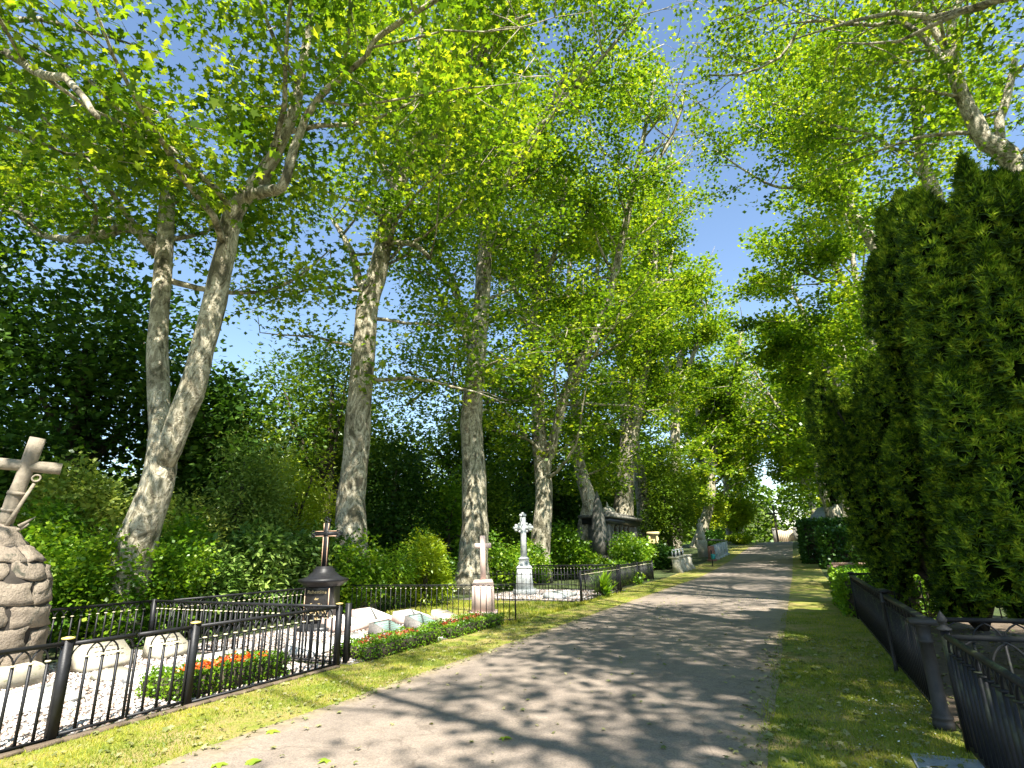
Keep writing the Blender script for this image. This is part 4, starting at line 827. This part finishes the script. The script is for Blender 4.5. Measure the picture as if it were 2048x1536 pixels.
po = MB().box((X0 - .02, 7.32, .43), (.07, .07, .88)).solo('gate_post', M['iron'], 'lone black square post right of the railing corner', 'post')
# right side
RF = 'railings on the right of the path'
XR = .97
railing('iron_railing', 'far stretch of the right railing, ending at the low hedge', (XR, 9.75), (XR, 15.0), .91, .125, (0.0, 1.0), group=RF, knob='flat', mat='ironr', gilt='ironr', caprail=True, bar=.012, z0=.04, pr=.035, rise=.12)
railing('iron_railing', 'middle stretch of the right railing, just past the round column', (XR, 6.85), (XR, 9.55), .91, .125, (1.0,), group=RF, knob='flat', mat='ironr', gilt='ironr', caprail=True, bar=.012, z0=.04, pr=.035, rise=.12)
railing('iron_railing', 'end railing turning away from the path at the low hedge', (XR, 15.05), (4.2, 15.1), .95, .25, (), group=RF, knob=None, mat='ironr', gilt='ironr', bar=.010, rise=.2)
railing('iron_railing', 'plain railing running right from the round column, below the yew', (1.05, 6.62), (4.6, 6.75), .93, .22, (), group=RF, knob=None, mat='ironr', gilt='ironr', bar=.010, rise=.18)
railing('iron_railing', 'near right railing beside the path with interlaced arches', (XR + .01, 5.98), (XR + .01, 3.95), .87, .135, (), group=RF, knob=None, mat='ironr', gilt='ironr', bar=.012, rise=.12, z0=.04, rail=.024)
railing('iron_railing', 'closest right railing stretch cut off by the picture corner', (XR + .01, 3.85), (XR + .01, 1.2), .87, .135, (0.0,), group=RF, knob='flat', mat='ironr', gilt='ironr', bar=.012, rise=.12, z0=.04, rail=.024)
railing('iron_railing', 'pale-topped arched railing leading right from the finial post', (XR + .05, 6.02), (4.5, 6.15), .86, .23, (), group=RF, knob=None, mat='column', gilt='column', bar=.013, rise=.2, rail=.024)
t = thing('iron_column', (.93, 6.68, 0), 'round grey cast-iron column with ringed base at the railing corner', 'column')
MB().lathe((.93, 6.68, 0), [(.085, 0), (.085, .06), (.075, .075), (.085, .09), (.085, .105), (.07, .115), (.075, .13), (.062, .145), (.056, .5), (.052, .70), (.062, .705), (.062, .725), (.052, .73), (.058, .84), (.085, .86)], 18).obj('shaft', M['column'], t, True)
MB().box((.93, 6.68, .885), (.21, .19, .045), bev=.012).obj('cap', M['column'], t)
t = thing('iron_post', (.985, 6.06, 0), 'slim iron post with pointed finial between the two right railings', 'post')
MB().box((.985, 6.06, .44), (.06, .06, .90)).obj('shaft', M['ironr'], t)
MB().lathe((.985, 6.06, .885), [(.055, 0), (.058, .012), (.03, .03), (.018, .045), (.034, .06), (.040, .08), (.026, .11), (.008, .14), (.002, .15)], 12).obj('finial', M['column'], t, True)
t = thing('iron_post', (.93, 9.2, 0), 'small round post with pointed knob in the middle of the right railing', 'post')
MB().lathe((.90, 9.2, 0), [(.028, 0), (.022, .1), (.02, .82), (.034, .83), (.034, .845), (.015, .86), (.026, .89), (.002, .96)], 10).obj('shaft', M['column'], t, True)
# soil edging along the near left fence
e = MB()
for i in range(18): e.box((X0 + .07 + random.uniform(-.01, .01), 1.8 + i * .3, .015), (.08, .285, random.uniform(.03, .045)), random.uniform(-.03, .03), bev=.008)
tag(e.obj('edging', M['soil']), 'low earth edging under the near left railing', kind='structure')

# ------------------------------------------------------------------ box hedges with flowers
def ring(label, x0, x1, y0, y1, z1, w, n, mat, fl, seed, group):
    rng = np.random.default_rng(seed); root = thing('box_hedge', ((x0 + x1) / 2, (y0 + y1) / 2, .01), label, 'hedge', group); P = []; N = []; core = MB()
    for (a, b, c, d) in ((x0, x0 + w, y0, y1), (x1 - w, x1, y0, y1), (x0 + w, x1 - w, y0, y0 + w), (x0 + w, x1 - w, y1 - w, y1)):
        A = (b - a) * (d - c) + 2 * z1 * ((b - a) + (d - c)); k = int(n * A / 3); u = rng.random((k, 3)); p = np.array([a, c, .01]) + u * np.array([b - a, d - c, z1])
        f = rng.choice(5, k, p=np.array([(b - a) * (d - c), (b - a) * z1, (b - a) * z1, (d - c) * z1, (d - c) * z1]) / A); nn = np.zeros((k, 3))
        for i, (ax, v, sg) in enumerate([(2, z1, 1), (1, c, -1), (1, d, 1), (0, a, -1), (0, b, 1)]): p[f == i, ax] = v; nn[f == i, ax] = sg
        p += rng.normal(size=(k, 3)) * .013; p[:, 2] += .02 * np.sin(p[:, 1] * 13) * (p[:, 2] > z1 * .6); P.append(p); N.append(nn)
        core.box(((a + b) / 2, (c + d) / 2, (z1 - .03) / 2), (b - a - .05, d - c - .05, z1 - .03))
    P = np.concatenate(P); N = np.concatenate(N); k = len(P)
    leafobj('foliage', KITE, P, .034 * rng.uniform(.6, 1.3, k), frames(k, rng, .1, N + np.array([0, 0, .8])), mat, root)
    core.obj('inner_twigs', M['darkbark'], root)
    k = int(5200 * (x1 - x0 - 2 * w) * (y1 - y0 - 2 * w)); p = np.stack([rng.uniform(x0 + w, x1 - w, k), rng.uniform(y0 + w, y1 - w, k), .02 + rng.random(k) ** .5 * z1 * .8], 1)
    o = leafobj('flower_bed_leaves', KITE, p, .05 * rng.uniform(.6, 1.2, k), frames(k, rng, .8), M['rhodo'] if fl == 'red' else M['box']); tag(o, 'low foliage among the %s inside the %s' % ('dark red flowers' if fl == 'red' else 'orange begonias', label.split(' with')[0]), 'plants', None, 'stuff')
    nb = int((y1 - y0) * (9 if fl == 'orange' else 5)); 
    fr_ = thing('bedding_flowers', ((x0 + x1) / 2, (y0 + y1) / 2, .01), ('orange begonias' if fl == 'orange' else 'dark red bedding flowers') + ' inside the ' + label.split(' with')[0].replace(' behind the first railing', ''), 'flowers', 'bedding flowers in the box hedges')
    for i in range(nb):
        cx = (x0 + x1) / 2 + rng.uniform(-.5, .5) * (x1 - x0 - 2 * w) * .8; cy = y0 + w + (y1 - y0 - 2 * w) * (i + .5) / nb; q = rng.normal(size=(34, 3)) * np.array([.045, .045, .025]) + np.array([cx, cy, z1 * 1.08])
        leafobj('flower', KITE, q, (.045 if fl == 'orange' else .03) * rng.uniform(.7, 1.2, 34), frames(34, rng, .8), M[fl], fr_, 'stuff')
    return root
BH = 'clipped box hedges round the flower beds'
ring('bright box hedge behind the near railing with orange begonias', -7.40, -6.62, 4.75, 6.35, .27, .19, 5200, M['box'], 'orange', 401, BH)
ring('box hedge at the far left picture corner behind the first railing with a few blooms', -7.25, -6.62, 1.9, 2.95, .27, .19, 4500, M['box'], 'orange', 402, BH)
ring('dark box hedge right after the corner post with red flowers', -6.98, -6.22, 7.55, 9.55, .22, .18, 4300, M['box'], 'red', 403, BH)
ring('farther box hedge in front of the cross railing with red flowers', -7.0, -6.2, 9.95, 12.15, .22, .18, 4200, M['box'], 'red', 404, BH)

# ------------------------------------------------------------------ gravestones
def pillow(label, x, y, w, d, h0, h1, rz, mat, plate=None, group='low tilted gravestones', lines=3, z=.03):
    """A block whose top slopes down towards the path (+x); long side along y."""
    t = thing('gravestone', (x, y, z), label, 'gravestone', group, rz)
    a, b = d / 2, w / 2; m = MB()
    jj = lambda: random.uniform(-.01, .01)
    m.add([(-a, -b, 0), (a, -b, 0), (a, b, 0), (-a, b, 0), (-a + .03, -b + .02 + jj(), h1), (a - .015, -b + .02 + jj(), h0), (a - .015, b - .02 + jj(), h0), (-a + .03, b - .02 + jj(), h1)],
          [(3, 2, 1, 0), (4, 5, 6, 7), (0, 1, 5, 4), (1, 2, 6, 5), (2, 3, 7, 6), (3, 0, 4, 7)])
    m.obj('block', mat, t, local=True)
    sl = (h1 - h0) / (d - .045); dz = .012
    def onto(u, v, o): return (u, v, h0 + (a - .015 - u) * sl + o)
    if plate:
        p = MB(); c = .05
        out = [(-a + .08, -b + .07), (a - .06, -b + .07), (a - .06, b - .07), (-a + .08, b - .07)]; o2 = []
        for i, (u, v) in enumerate(out):
            for du, dv in (((.03, 0), (0, .03)), ((0, .03), (-.03, 0)), ((-.03, 0), (0, -.03)), ((0, -.03), (.03, 0)))[i]: o2.append((u + du, v + dv))
        n = len(o2); p.add([onto(u, v, .0) for u, v in o2] + [onto(u, v, .018) for u, v in o2], [tuple(range(n, 2 * n))] + [(i, (i + 1) % n, n + (i + 1) % n, n + i) for i in range(n)])
        p.obj('plate', plate, t, local=True); dz = .021
    ins = MB()
    for k in range(lines):
        u = -a + .13 + (d - .26) * k / max(1, lines - 1); v = -b * .6 * random.uniform(.6, 1)
        while v < b * .62:
            l_ = random.uniform(.03, .08); ins.add([onto(u - .008, v, dz), onto(u + .008, v, dz), onto(u + .008, v + l_, dz), onto(u - .008, v + l_, dz)], [(0, 1, 2, 3)]); v += l_ + .015
    if lines: ins.obj('inscription', M['engraved'], t, local=True)
    return t
pillow('large white tilted slab nearest the first gilt-capped post', -8.15, 4.0, .85, .6, .05, .16, .05, M['whiteslab'])
pillow('yellowish lichen-covered tilted stone at the foot of the monument', -9.9, 5.75, .75, .45, .10, .34, -.05, M['beige'])
pillow('tilted stone with worn inscription behind the gate', -9.9, 6.78, .62, .45, .10, .32, .02, M['beige'])
pillow('flat white slab behind the orange flowers, left one', -8.15, 5.55, .8, .55, .04, .12, .03, M['whiteslab'], lines=0)
pillow('flat white slab behind the orange flowers, right one', -8.25, 6.6, .9, .6, .05, .14, -.02, M['whiteslab'], lines=2)
pillow('small brownish slab in the middle of the gravel', -8.9, 5.35, .45, .4, .04, .10, .1, M['beige'], lines=0)
pillow('white inscribed slab seen through the left railing', -7.9, 2.9, .8, .6, .05, .15, 0, M['whiteslab'])
G2 = 'tilted slabs of the second plot'
pillow('bright white slab at the back, leftmost of the three', -9.15, 10.3, .75, .8, .10, .28, .04, M['pink'], M['whiteslab'], G2, 0)
pillow('white slab at the back, tallest and middle of the three', -9.2, 11.25, .75, .85, .12, .34, .0, M['pink'], M['whiteslab'], G2, 0)
pillow('white slab at the back, rightmost of the three', -8.4, 11.75, .72, .75, .10, .27, -.03, M['pink'], M['whiteslab'], G2, 0)
pillow('dark tilted stone with green plate, left one of the pair', -7.55, 9.75, .66, .56, .10, .29, .02, M['greystone'], M['plate'], G2, 5, .02)
pillow('dark tilted stone with grey-green plate, right one of the pair', -7.6, 10.95, .62, .56, .10, .29, .0, M['greystone'], M['plate'], G2, 5, .02)
pillow('beige tilted stone next to the pair with plates', -7.4, 11.75, .5, .5, .10, .28, 0, M['beige'], None, G2, 2)
pillow('small beige stone under the cross railing', -7.9, 12.2, .4, .4, .10, .26, 0, M['beige'], None, G2, 0)
pillow('flat pale slab just behind the dark box hedge', -7.6, 8.75, .8, .6, .05, .14, 0, M['whiteslab'], None, G2, 2)
pillow('flat pale slab beside the corner post', -7.7, 7.85, .7, .6, .05, .13, .04, M['whiteslab'], None, G2, 0)
pillow('long pale grave slab behind the spear-topped railing', -7.6, 19.2, 1.5, .7, .08, .18, 0, M['whitestone'], None, None, 0)

# rock monument with log cross and anchor
MX, MY = -10.50, 4.36
t = thing('grave_monument', (MX, MY, 0), 'rough boulder-built grave monument topped by a stone log cross with anchor', 'monument')
def mr(z): return float(np.interp(z, [0, .25, .6, 1.0, 1.4, 1.65, 1.85, 1.95], [.80, .79, .78, .77, .70, .58, .36, .02]))
MB().lathe((MX, MY, 0), [(mr(z) - .062, z) for z in (0.0, .25, .6, 1.0, 1.4, 1.65, 1.84)], 20).obj('core', M['rockjoint'], t)
rows = [0.16, .42, .74, 1.04, 1.36, 1.62, 1.86]
for j in range(len(rows) - 1):
    za, zb = rows[j], rows[j + 1]; n = 8 if j % 2 else 7; ph = j * .47
    for i in range(n):
        a0 = 2 * math.pi * (i + ph) / n + random.uniform(-.06, .06); a1 = 2 * math.pi * (i + 1 + ph) / n + random.uniform(-.04, .04)
        vs = []; fs = []; K = 7; w0, w1 = random.uniform(-.05, .05), random.uniform(-.05, .05); sd = random.random() * 9; amp = random.uniform(.03, .055)
        for p in range(K):
            for q in range(K):
                u, v = p / (K - 1), q / (K - 1); edge = min(u, 1 - u, v, 1 - v); pil = (min(1, edge * 9.0)) ** .6; u = .5 + (u - .5) * (1.0 if abs(u - .5) > .49 else 1.24 if abs(u - .5) > .3 else 1.1); v = .5 + (v - .5) * (1.0 if abs(v - .5) > .49 else 1.24 if abs(v - .5) > .3 else 1.1)
                a = a0 + (a1 - a0) * (.005 + .99 * u) + .03 * math.sin(v * 5 + sd); z = za + (zb - za) * (.01 + .98 * v) + (w0 * (1 - u) + w1 * u) * .8 + .02 * math.sin(u * 6 + sd)
                r = mr(max(0, z)) - .07 + pil * amp + .022 * math.sin(u * 7 + sd) * math.sin(v * 6 + sd * 2) + random.uniform(-.011, .011)
                vs.append((MX + r * math.cos(a), MY + r * math.sin(a), z))
        for p in range(K - 1):
            for q in range(K - 1): k = p * K + q; fs.append((k, k + K, k + K + 1, k + 1))
        MB().add(vs, fs).obj('stone', M['rock'], t, True)
MB().tube([(MX - .1, MY, 1.78), (MX - .05, MY, 1.95), (MX + .02, MY + .02, 2.14)], [.44, .30, .13], 11, .25).obj('top_boulder', M['rock'], t, True)
MB().box((MX + .30, MY - .15, .13), (1.2, 1.4, .30), -.2, .96, .03).obj('plinth', M['beige'], t)
cb = Vector((MX - .10, MY + .02, 2.05)); ct = Vector((MX + .12, MY + .12, 3.46)); ax = (ct - cb).normalized(); side = Vector((.42, .90, -.02)).normalized()
def jag(a, b, r, k=7): return [a + (b - a) * i / (k - 1) for i in range(k)], [r * random.uniform(.93, 1.07) for _ in range(k)]
c_ = MB(); c_.tube(*jag(cb, ct, .10), 12, .10); c_.tube(*jag(cb + ax * .55, cb + ax * .6, .118, 2), 12); c_.tube(*jag(cb + ax * .3, cb + ax * .34, .12, 2), 12)
cr = c_.obj('log_cross', M['logstone'], t, True)
m0 = cb + ax * .98
MB().tube(*jag(m0 - side * .44 + Vector((0, 0, .02)), m0 + side * .42, .082), 12, .10).obj('cross_arm', M['logstone'], cr, True)
a_ = MB(); ab = cb + side * .02 + Vector((.12, -.05, .02)); at = cb + ax * .72 + side * .16 + Vector((.12, -.05, 0))
a_.tube([ab, (ab + at) / 2, at], [.034, .028, .022], 8)
rc = at + ax * .08; a_.tube([rc + (ax * math.cos(q) + side * math.sin(q)) * .05 for q in [i * math.pi / 6 for i in range(12)]], .014, 6, closed=True)
a_.tube([ab + side * (.28 * math.sin(q)) + ax * (.20 - .23 * math.cos(q)) for q in [(-1.15 + i * .23) for i in range(11)]], [.015, .022, .028, .033, .036, .038, .036, .033, .028, .022, .015], 8)
for s in (-1, 1):
    e = ab + side * (.28 * math.sin(1.15) * s) + ax * (.20 - .23 * math.cos(1.15)); a_.tube([e + side * s * .05 + ax * .10, e - side * s * .10 - ax * .05], [.006, .045], 4)
a_.obj('anchor', M['logstone'], t, True)

# black iron cross on pedestal
bx, by = -9.75, 10.15; R0 = .35
t = thing('grave_cross', (bx, by, 0), 'black iron grave cross with copper edges on a moulded black pedestal with gilt lettering', 'grave cross', None, R0)
LB = lambda: MB()
LB().lathe((0, 0, 0), [(.52, 0), (.52, .10), (.47, .12), (.46, .18)], 4, math.pi / 4).obj('plinth', M['darkstone'], t, local=True)
ped = LB().lathe((0, 0, .18), [(.42, 0), (.40, .72), (.40, .76)], 4, math.pi / 4).obj('pedestal', M['darkstone'], t, local=True)
LB().lathe((0, 0, .94), [(.43, 0), (.44, .04), (.50, .07), (.55, .11), (.55, .15), (.42, .18), (.34, .22), (.30, .27), (.24, .31), (.24, .36), (.19, .38), (.19, .42)], 8, math.pi / 8).obj('cornice', M['iron'], t, local=True)
s_ = MB()
for (cx_, cz_, w_, h_) in ((0, 1.83, .13, .98), (0, 2.08, .50, .13)): s_.box((cx_, 0, cz_), (w_, .07, h_))
s_.obj('cross', M['iron'], t, local=True)
e_ = MB()
for x in (-.055, .055):
    e_.box((x, -.042, 1.68), (.014, .012, .66)); e_.box((x, -.042, 2.23), (.014, .012, .17))
for z in (2.025, 2.135):
    for x in (-.155, .155): e_.box((x, -.042, z), (.19, .012, .014))
e_.obj('edge_trim', M['rustedge'], t, local=True)
for (x, z) in ((0, 2.38), (-.30, 2.08), (.30, 2.08)):
    f_ = MB()
    for q in range(3):
        a = q * math.pi / 3 * 1.5 - .0; cx2, cz2 = x + .045 * math.cos(a * 1.33), z + .045 * math.sin(a * 1.33)
        f_.tube([(cx2 + .035 * math.cos(w), 0, cz2 + .035 * math.sin(w)) for w in [i * math.pi / 5 for i in range(10)]], .012, 5, closed=True)
    f_.obj('trefoil', M['iron'], t, True, local=True)
for sx in (-1, 1): LB().box((sx * .275, -.292, .58), (.016, .012, .66)).obj('edge_strip', M['rustedge'], t, local=True)
def text(body, size, x, y, z, parent, mat, rx=math.pi / 2):
    c = bpy.data.curves.new('inscription', 'FONT'); c.body = body; c.size = size; c.align_x = 'CENTER'; c.extrude = .004; c.materials.append(mat); c.resolution_u = 2
    tmp = bpy.data.objects.new('tmp', c); me = bpy.data.meshes.new_from_object(tmp); bpy.data.objects.remove(tmp); bpy.data.curves.remove(c)
    o = bpy.data.objects.new('inscription', me); COL.objects.link(o); o.parent = parent; o.location = (x, y, z); o.rotation_euler = (rx, 0, 0); return o
for i, (b_, s) in enumerate((('Ruhestätte', .10), ('der', .07), ('Familie', .10), ('F. D. Jessen', .10), ('1863', .07))):
    text(b_, s, 0.0, -.296, .80 - i * .135, t, M['gold_letter'])

# pink granite cross
px_, py_ = -7.45, 13.45
t = thing('grave_cross', (px_, py_, 0), 'smooth pink granite cross on a tapered block behind the thin railing', 'grave cross', None, .45)
LB().box((0, 0, .07), (.72, .60, .14), bev=.01).obj('plinth', M['pink'], t, local=True)
LB().box((0, 0, .47), (.58, .46, .68), 0, .92).obj('pedestal', M['pink'], t, local=True)
LB().box((0, 0, .855), (.54, .44, .09), 0, .85, .01).obj('cap', M['pink'], t, local=True)
k_ = MB(); k_.box((0, 0, 1.45), (.135, .12, 1.10)); k_.box((-.142, 0, 1.74), (.148, .118, .135)); k_.box((.142, 0, 1.74), (.148, .118, .135)); k_.obj('cross', M['pink'], t, local=True)
# white stone cross
wx, wy = -9.5, 20.4
t = thing('grave_cross', (wx, wy, 0), 'tall pale marble cross with knobbed trefoil ends on a tapered pedestal', 'grave cross', None, .42)
LB().box((0, 0, .10), (.86, .86, .20), bev=.02).obj('plinth', M['whitestone'], t, local=True)
LB().box((0, 0, .56), (.66, .66, .74), 0, .82).obj('pedestal', M['whitestone'], t, local=True)
LB().lathe((0, 0, .93), [(.40, 0), (.43, .05), (.36, .10), (.28, .14), (.26, .34), (.30, .37), (.20, .42)], 4, math.pi / 4).obj('neck', M['whitestone'], t, local=True)
k_ = MB(); k_.lathe((0, 0, 1.34), [(.13, 0), (.115, .8), (.115, 1.5)], 8); k_.tube([(-.30, 0, 2.45), (0, 0, 2.45), (.30, 0, 2.45)], .085, 8); k_.obj('cross', M['whitestone'], t, local=True)
for (x, z) in ((0, 2.98), (-.34, 2.45), (.34, 2.45)):
    for dx, dz_ in ((0, 0), (.075, -.06), (-.075, -.06)) if x == 0 else ((0, 0), (-.07 * (1 if x > 0 else -1), .08), (-.07 * (1 if x > 0 else -1), -.08)):
        LB().lathe((x + dx, 0, z + dz_ - .06), [(.015, 0), (.055, .02), (.07, .06), (.055, .10), (.015, .12)], 8).obj('knob', M['whitestone'], t, True, local=True)
for sx in (-1, 1):
    for sz in (-1, 1): LB().lathe((sx * .14, 0, 2.45 + sz * .14 - .05), [(.01, 0), (.05, .02), (.055, .05), (.05, .08), (.01, .10)], 8).obj('knob', M['whitestone'], t, True, local=True)

# obelisk, tomb, steles, headstones
t = thing('obelisk', (-10.4, 33.0, 0), 'weathered grey pointed obelisk left of the columned tomb', 'obelisk')
MB().lathe((-10.4, 33.0, 0), [(.75, 0), (.72, .5), (.62, .55), (.6, 1.2)], 4, .6).obj('base', M['oldstone'], t)
MB().lathe((-10.4, 33.0, 1.2), [(.52, 0), (.50, 1.0), (.40, 2.2), (.22, 3.1), (.02, 3.75)], 4, .6).obj('shaft', M['oldstone'], t)
tx, ty, tz = -11.0, 37.6, .1
t = thing('tomb', (tx, ty, tz), 'dark columned family tomb with heavy cornice and a rounded finial', 'tomb')
MB().box((tx, ty, .6), (2.2, 7.6, 1.0), bev=.03).obj('podium', M['oldstone'], t)
MB().box((tx - .75, ty, 2.05), (.4, 6.9, 1.9)).obj('back_wall', M['darkstone'], t)
for i, yy in enumerate((-3.2, 3.2)): MB().box((tx + .2, ty + yy, 2.1), (1.3, .75, 2.0), bev=.03).obj('pier', M['oldstone'], t)
for i in range(5): MB().lathe((tx + .65, ty - 2.1 + i * 1.05, 1.1), [(.19, 0), (.19, .1), (.15, .16), (.13, 1.75), (.19, 1.85), (.2, 1.95)], 10).obj('column', M['oldstone'], t, True)
MB().box((tx + .15, ty, 3.23), (1.75, 7.6, .36)).obj('entablature', M['darkstone'], t)
MB().box((tx + .15, ty, 3.50), (2.1, 8.0, .18), bev=.04).obj('cornice', M['oldstone'], t)
MB().box((tx + .1, ty, 3.68), (1.5, 6.6, .2), bev=.03).obj('attic', M['oldstone'], t)
MB().lathe((tx, ty - .6, 3.76), [(.55, 0), (.53, .2), (.40, .38), (.20, .48), (.08, .52), (.08, .65), (.02, .8)], 12).obj('finial', M['beige'], t, True)
t = thing('wall', (-8.3, 31.4, 0), 'overgrown low stone wall before the columned tomb', 'wall')
for i in range(7):
    for j in range(2): MB().box((-8.3 + random.uniform(-.01, .01), 28.4 + i * .9 + .45 * j, .26 + j * .4), (.4, .88, .385), bev=.02).obj('stone', M['oldstone'], t)
t = thing('gravestone', (-9.1, 41.5, .2), 'yellowish niche headstone under the drooping conifer', 'gravestone')
MB().box((-9.1, 41.5, 1.35), (.4, .16, 2.3), bev=.02).obj('back_panel', M['yellowstone'], t)
for s in (-1, 1): MB().box((-9.1 + s * .27, 41.45, 1.3), (.13, .3, 2.2), bev=.02).obj('pillar', M['yellowstone'], t)
MB().box((-9.1, 41.45, 2.55), (.85, .42, .2), bev=.05).obj('cap', M['yellowstone'], t)
def stele(label, x, y, w, d, h, mat, group, rz=0.0, curl=False):
    t = thing('gravestone', (x, y, gz(y)), label, 'gravestone', group, rz)
    if curl:
        pr = [(0, 0), (.62, 0), (.50, .18), (.42, .45), (.44, .72), (.34, .88), (0, .90)]; n = len(pr); vs = [(a * w * 1.6, -d / 2, b * h) for a, b in pr] + [(a * w * 1.6, d / 2, b * h) for a, b in pr]
        MB().add(vs, [tuple(range(n)), tuple(range(2 * n - 1, n - 1, -1))] + [(i, n + i, n + (i + 1) % n, (i + 1) % n) for i in range(n)]).obj('body', mat, t, local=True)
        MB().box((.2 * w, 0, h * .95), (w * 1.1, d * 1.15, h * .10), bev=.01).obj('cap', mat, t, local=True)
    else:
        MB().box((0, 0, h / 2), (w, d, h), 0, .94, .02).obj('body', mat, t, local=True); MB().box((0, 0, .08), (w * 1.35, d * 1.5, .16), bev=.02).obj('plinth', mat, t, local=True)
    return t
names = ['nearest and widest', 'second', 'third', 'last and smallest']
for i in range(4): stele('%s of the pale scroll-sided grave consoles by the path' % names[i], -7.0 + .05 * i, 36.6 + i * 1.15, .62, .5, .92, M['beige'], 'pale scroll-sided consoles', 0, True)
for i in range(3):
    y = 37.0 + i * 1.3; t = thing('grave_lantern', (-6.95, y, .95), 'small white-framed lantern, %s of the row on the consoles' % ['first', 'middle', 'last'][i], 'lantern', 'lanterns on the consoles')
    zb = gz(y) + .92
    for sx in (-1, 1):
        for sy in (-1, 1): MB().box((-6.95 + sx * .09, y + sy * .09, zb + .18), (.03, .03, .36)).obj('frame_bar', M['lampglass'], t)
    MB().box((-6.95, y, zb + .38), (.26, .26, .05), 0, .7).obj('lid', M['lampglass'], t); MB().box((-6.95, y, zb + .10), (.10, .10, .2)).obj('candle', M['darkstone'], t)
for i in range(6):
    y = 48.5 + i * 1.7; stele('grey upright stele, number %s along the edge past the conifer' % ['one', 'two', 'three', 'four', 'five', 'six'][i], -6.2 + .03 * i, y, .5, .45, 1.15, M['brick'] if i == 0 else M['whitestone'], 'upright steles past the conifer')
MB().box((-6.25, 53.4, 2.05), (.5, 9.2, .12)).solo('stone_lintel', M['oldstone'], 'low stone beam lying across the upright steles', 'beam')
t = thing('grave_statue', (-7.6, 54, gz(54)), 'weathered draped statue on a pedestal behind the steles', 'statue')
MB().box((-7.6, 54, gz(54) + .7), (.8, .8, 1.5), bev=.03).obj('pedestal', M['beige'], t)
MB().lathe((-7.6, 54, gz(54) + 1.45), [(.36, 0), (.33, .4), (.24, .9), (.30, 1.25), (.22, 1.45), (.09, 1.52), (.13, 1.62), (.14, 1.74), (.05, 1.84)], 12).obj('figure', M['beige'], t, True)
t = thing('water_point', (-5.5, 43.0, gz(43)), 'teal watering can hanging on a small post at the path edge', 'watering can')
MB().tube([(-5.5, 43, gz(43)), (-5.5, 43, gz(43) + 1.1)], .035, 6).obj('post', M['iron'], t)
MB().lathe((-5.42, 43, gz(43) + .45), [(.14, 0), (.15, .3), (.10, .36)], 10).obj('can', M['teal'], t, True); MB().tube([(-5.3, 43, gz(43) + .55), (-5.1, 43, gz(43) + .85)], .02, 5).obj('spout', M['teal'], t)

# ------------------------------------------------------------------ right side, middle and far
t = thing('wall', (2.3, 24, 0), 'low brown stone enclosure wall with double coping beyond the right hedge', 'wall')
MB().box((2.6, 24.0, .40), (3.0, .22, .55)).obj('wall_face', M['terracotta'], t); MB().box((2.6, 23.98, .72), (3.1, .32, .09), bev=.015).obj('lower_coping', M['terracotta'], t); MB().box((2.6, 24.0, .86), (3.2, .26, .10), bev=.02).obj('upper_coping', M['terracotta'], t)
MB().box((1.1, 24.0, .42), (.26, .36, .84), bev=.02).obj('corner_post', M['terracotta'], t); MB().box((1.08, 26.0, .35), (.2, 3.6, .7), bev=.02).obj('return_wall', M['terracotta'], t)
def snag():
    root = thing('tree_snag', (3.0, 53, gz(53)), 'bare snapped-off plane trunk rising above the tall hedge', 'tree'); g = gz(53)
    MB().tube([(3.15, 53, g - .1), (3.1, 53, g + 2), (2.95, 53, g + 3.6), (2.75, 53, g + 5.2), (2.55, 53, g + 6.6), (2.45, 53, g + 7.4)], [.85, .66, .58, .48, .40, .22], 12, .08).obj('trunk', M['bark'], root, True)
    MB().tube([(2.5, 53, g + 6.9), (2.42, 53, g + 7.6)], [.2, .05], 6, .3).obj('broken_tip', M['darkbark'], root)
snag()
cg = gz(70)
t = thing('chapel', (5.0, 70, cg), 'small chapel with pale slate roof half hidden by the tall hedge', 'chapel')
MB().box((4.8, 71, cg + 1.35), (6.2, 5, 2.7)).obj('wall', M['plaster'], t)
MB().add([(1.4, 68, cg + 2.7), (8.2, 68, cg + 2.7), (8.2, 74, cg + 2.7), (1.4, 74, cg + 2.7), (2.6, 70.4, cg + 4.0), (7.0, 70.4, cg + 4.0), (7.0, 71.6, cg + 4.0), (2.6, 71.6, cg + 4.0)], [(3, 2, 1, 0), (4, 5, 6, 7), (0, 1, 5, 4), (1, 2, 6, 5), (2, 3, 7, 6), (3, 0, 4, 7)]).obj('roof', M['slate'], t)
MB().box((4.8, 68.2, cg + 2.58), (6.9, .3, .22)).obj('eaves', M['darkstone'], t)
for i in range(3): MB().box((2.8 + i * 1.8, 68.44, cg + 1.5), (.6, .1, 1.4)).obj('window', M['darkstone'], t)
# far end: high cross, piers, boarded gate
g = gz(120)
t = thing('high_cross', (-3.1, 120, g), 'tall dark wooden cross standing at the far end of the path', 'cross')
MB().box((-3.1, 120, g + 3.4), (.34, .3, 6.8)).obj('upright', M['darkbark'], t); MB().box((-3.1, 119.83, g + 5.2), (3.3, .1, .28)).obj('crossbeam', M['darkbark'], t)
for s, lb in ((-1, 'left stone pier of the far gateway'), (1, 'right stone pier of the far gateway')):
    t = thing('gate_pier', (-1.9 + s * 1.9, 128, 2), lb, 'gate pier', 'far gateway piers'); MB().box((-1.9 + s * 1.9, 128, 3.2), (.7, .7, 2.4), bev=.05).obj('pier', M['oldstone'], t); MB().lathe((-1.9 + s * 1.9, 128, 4.4), [(.5, 0), (.5, .12), (.15, .3)], 8).obj('cap', M['oldstone'], t)
t = thing('boarded_gate', (-1.9, 129, 2), 'pale boarded gate closing the far end of the path', 'gate')
for i in range(10): MB().box((-1.9 - 1.55 + i * .345, 129, 3.1 + .12 * math.sin(i)), (.32, .05, 2.2)).obj('board', M['woodwall'], t)

print('LEAF TRIS', TRIS[0])
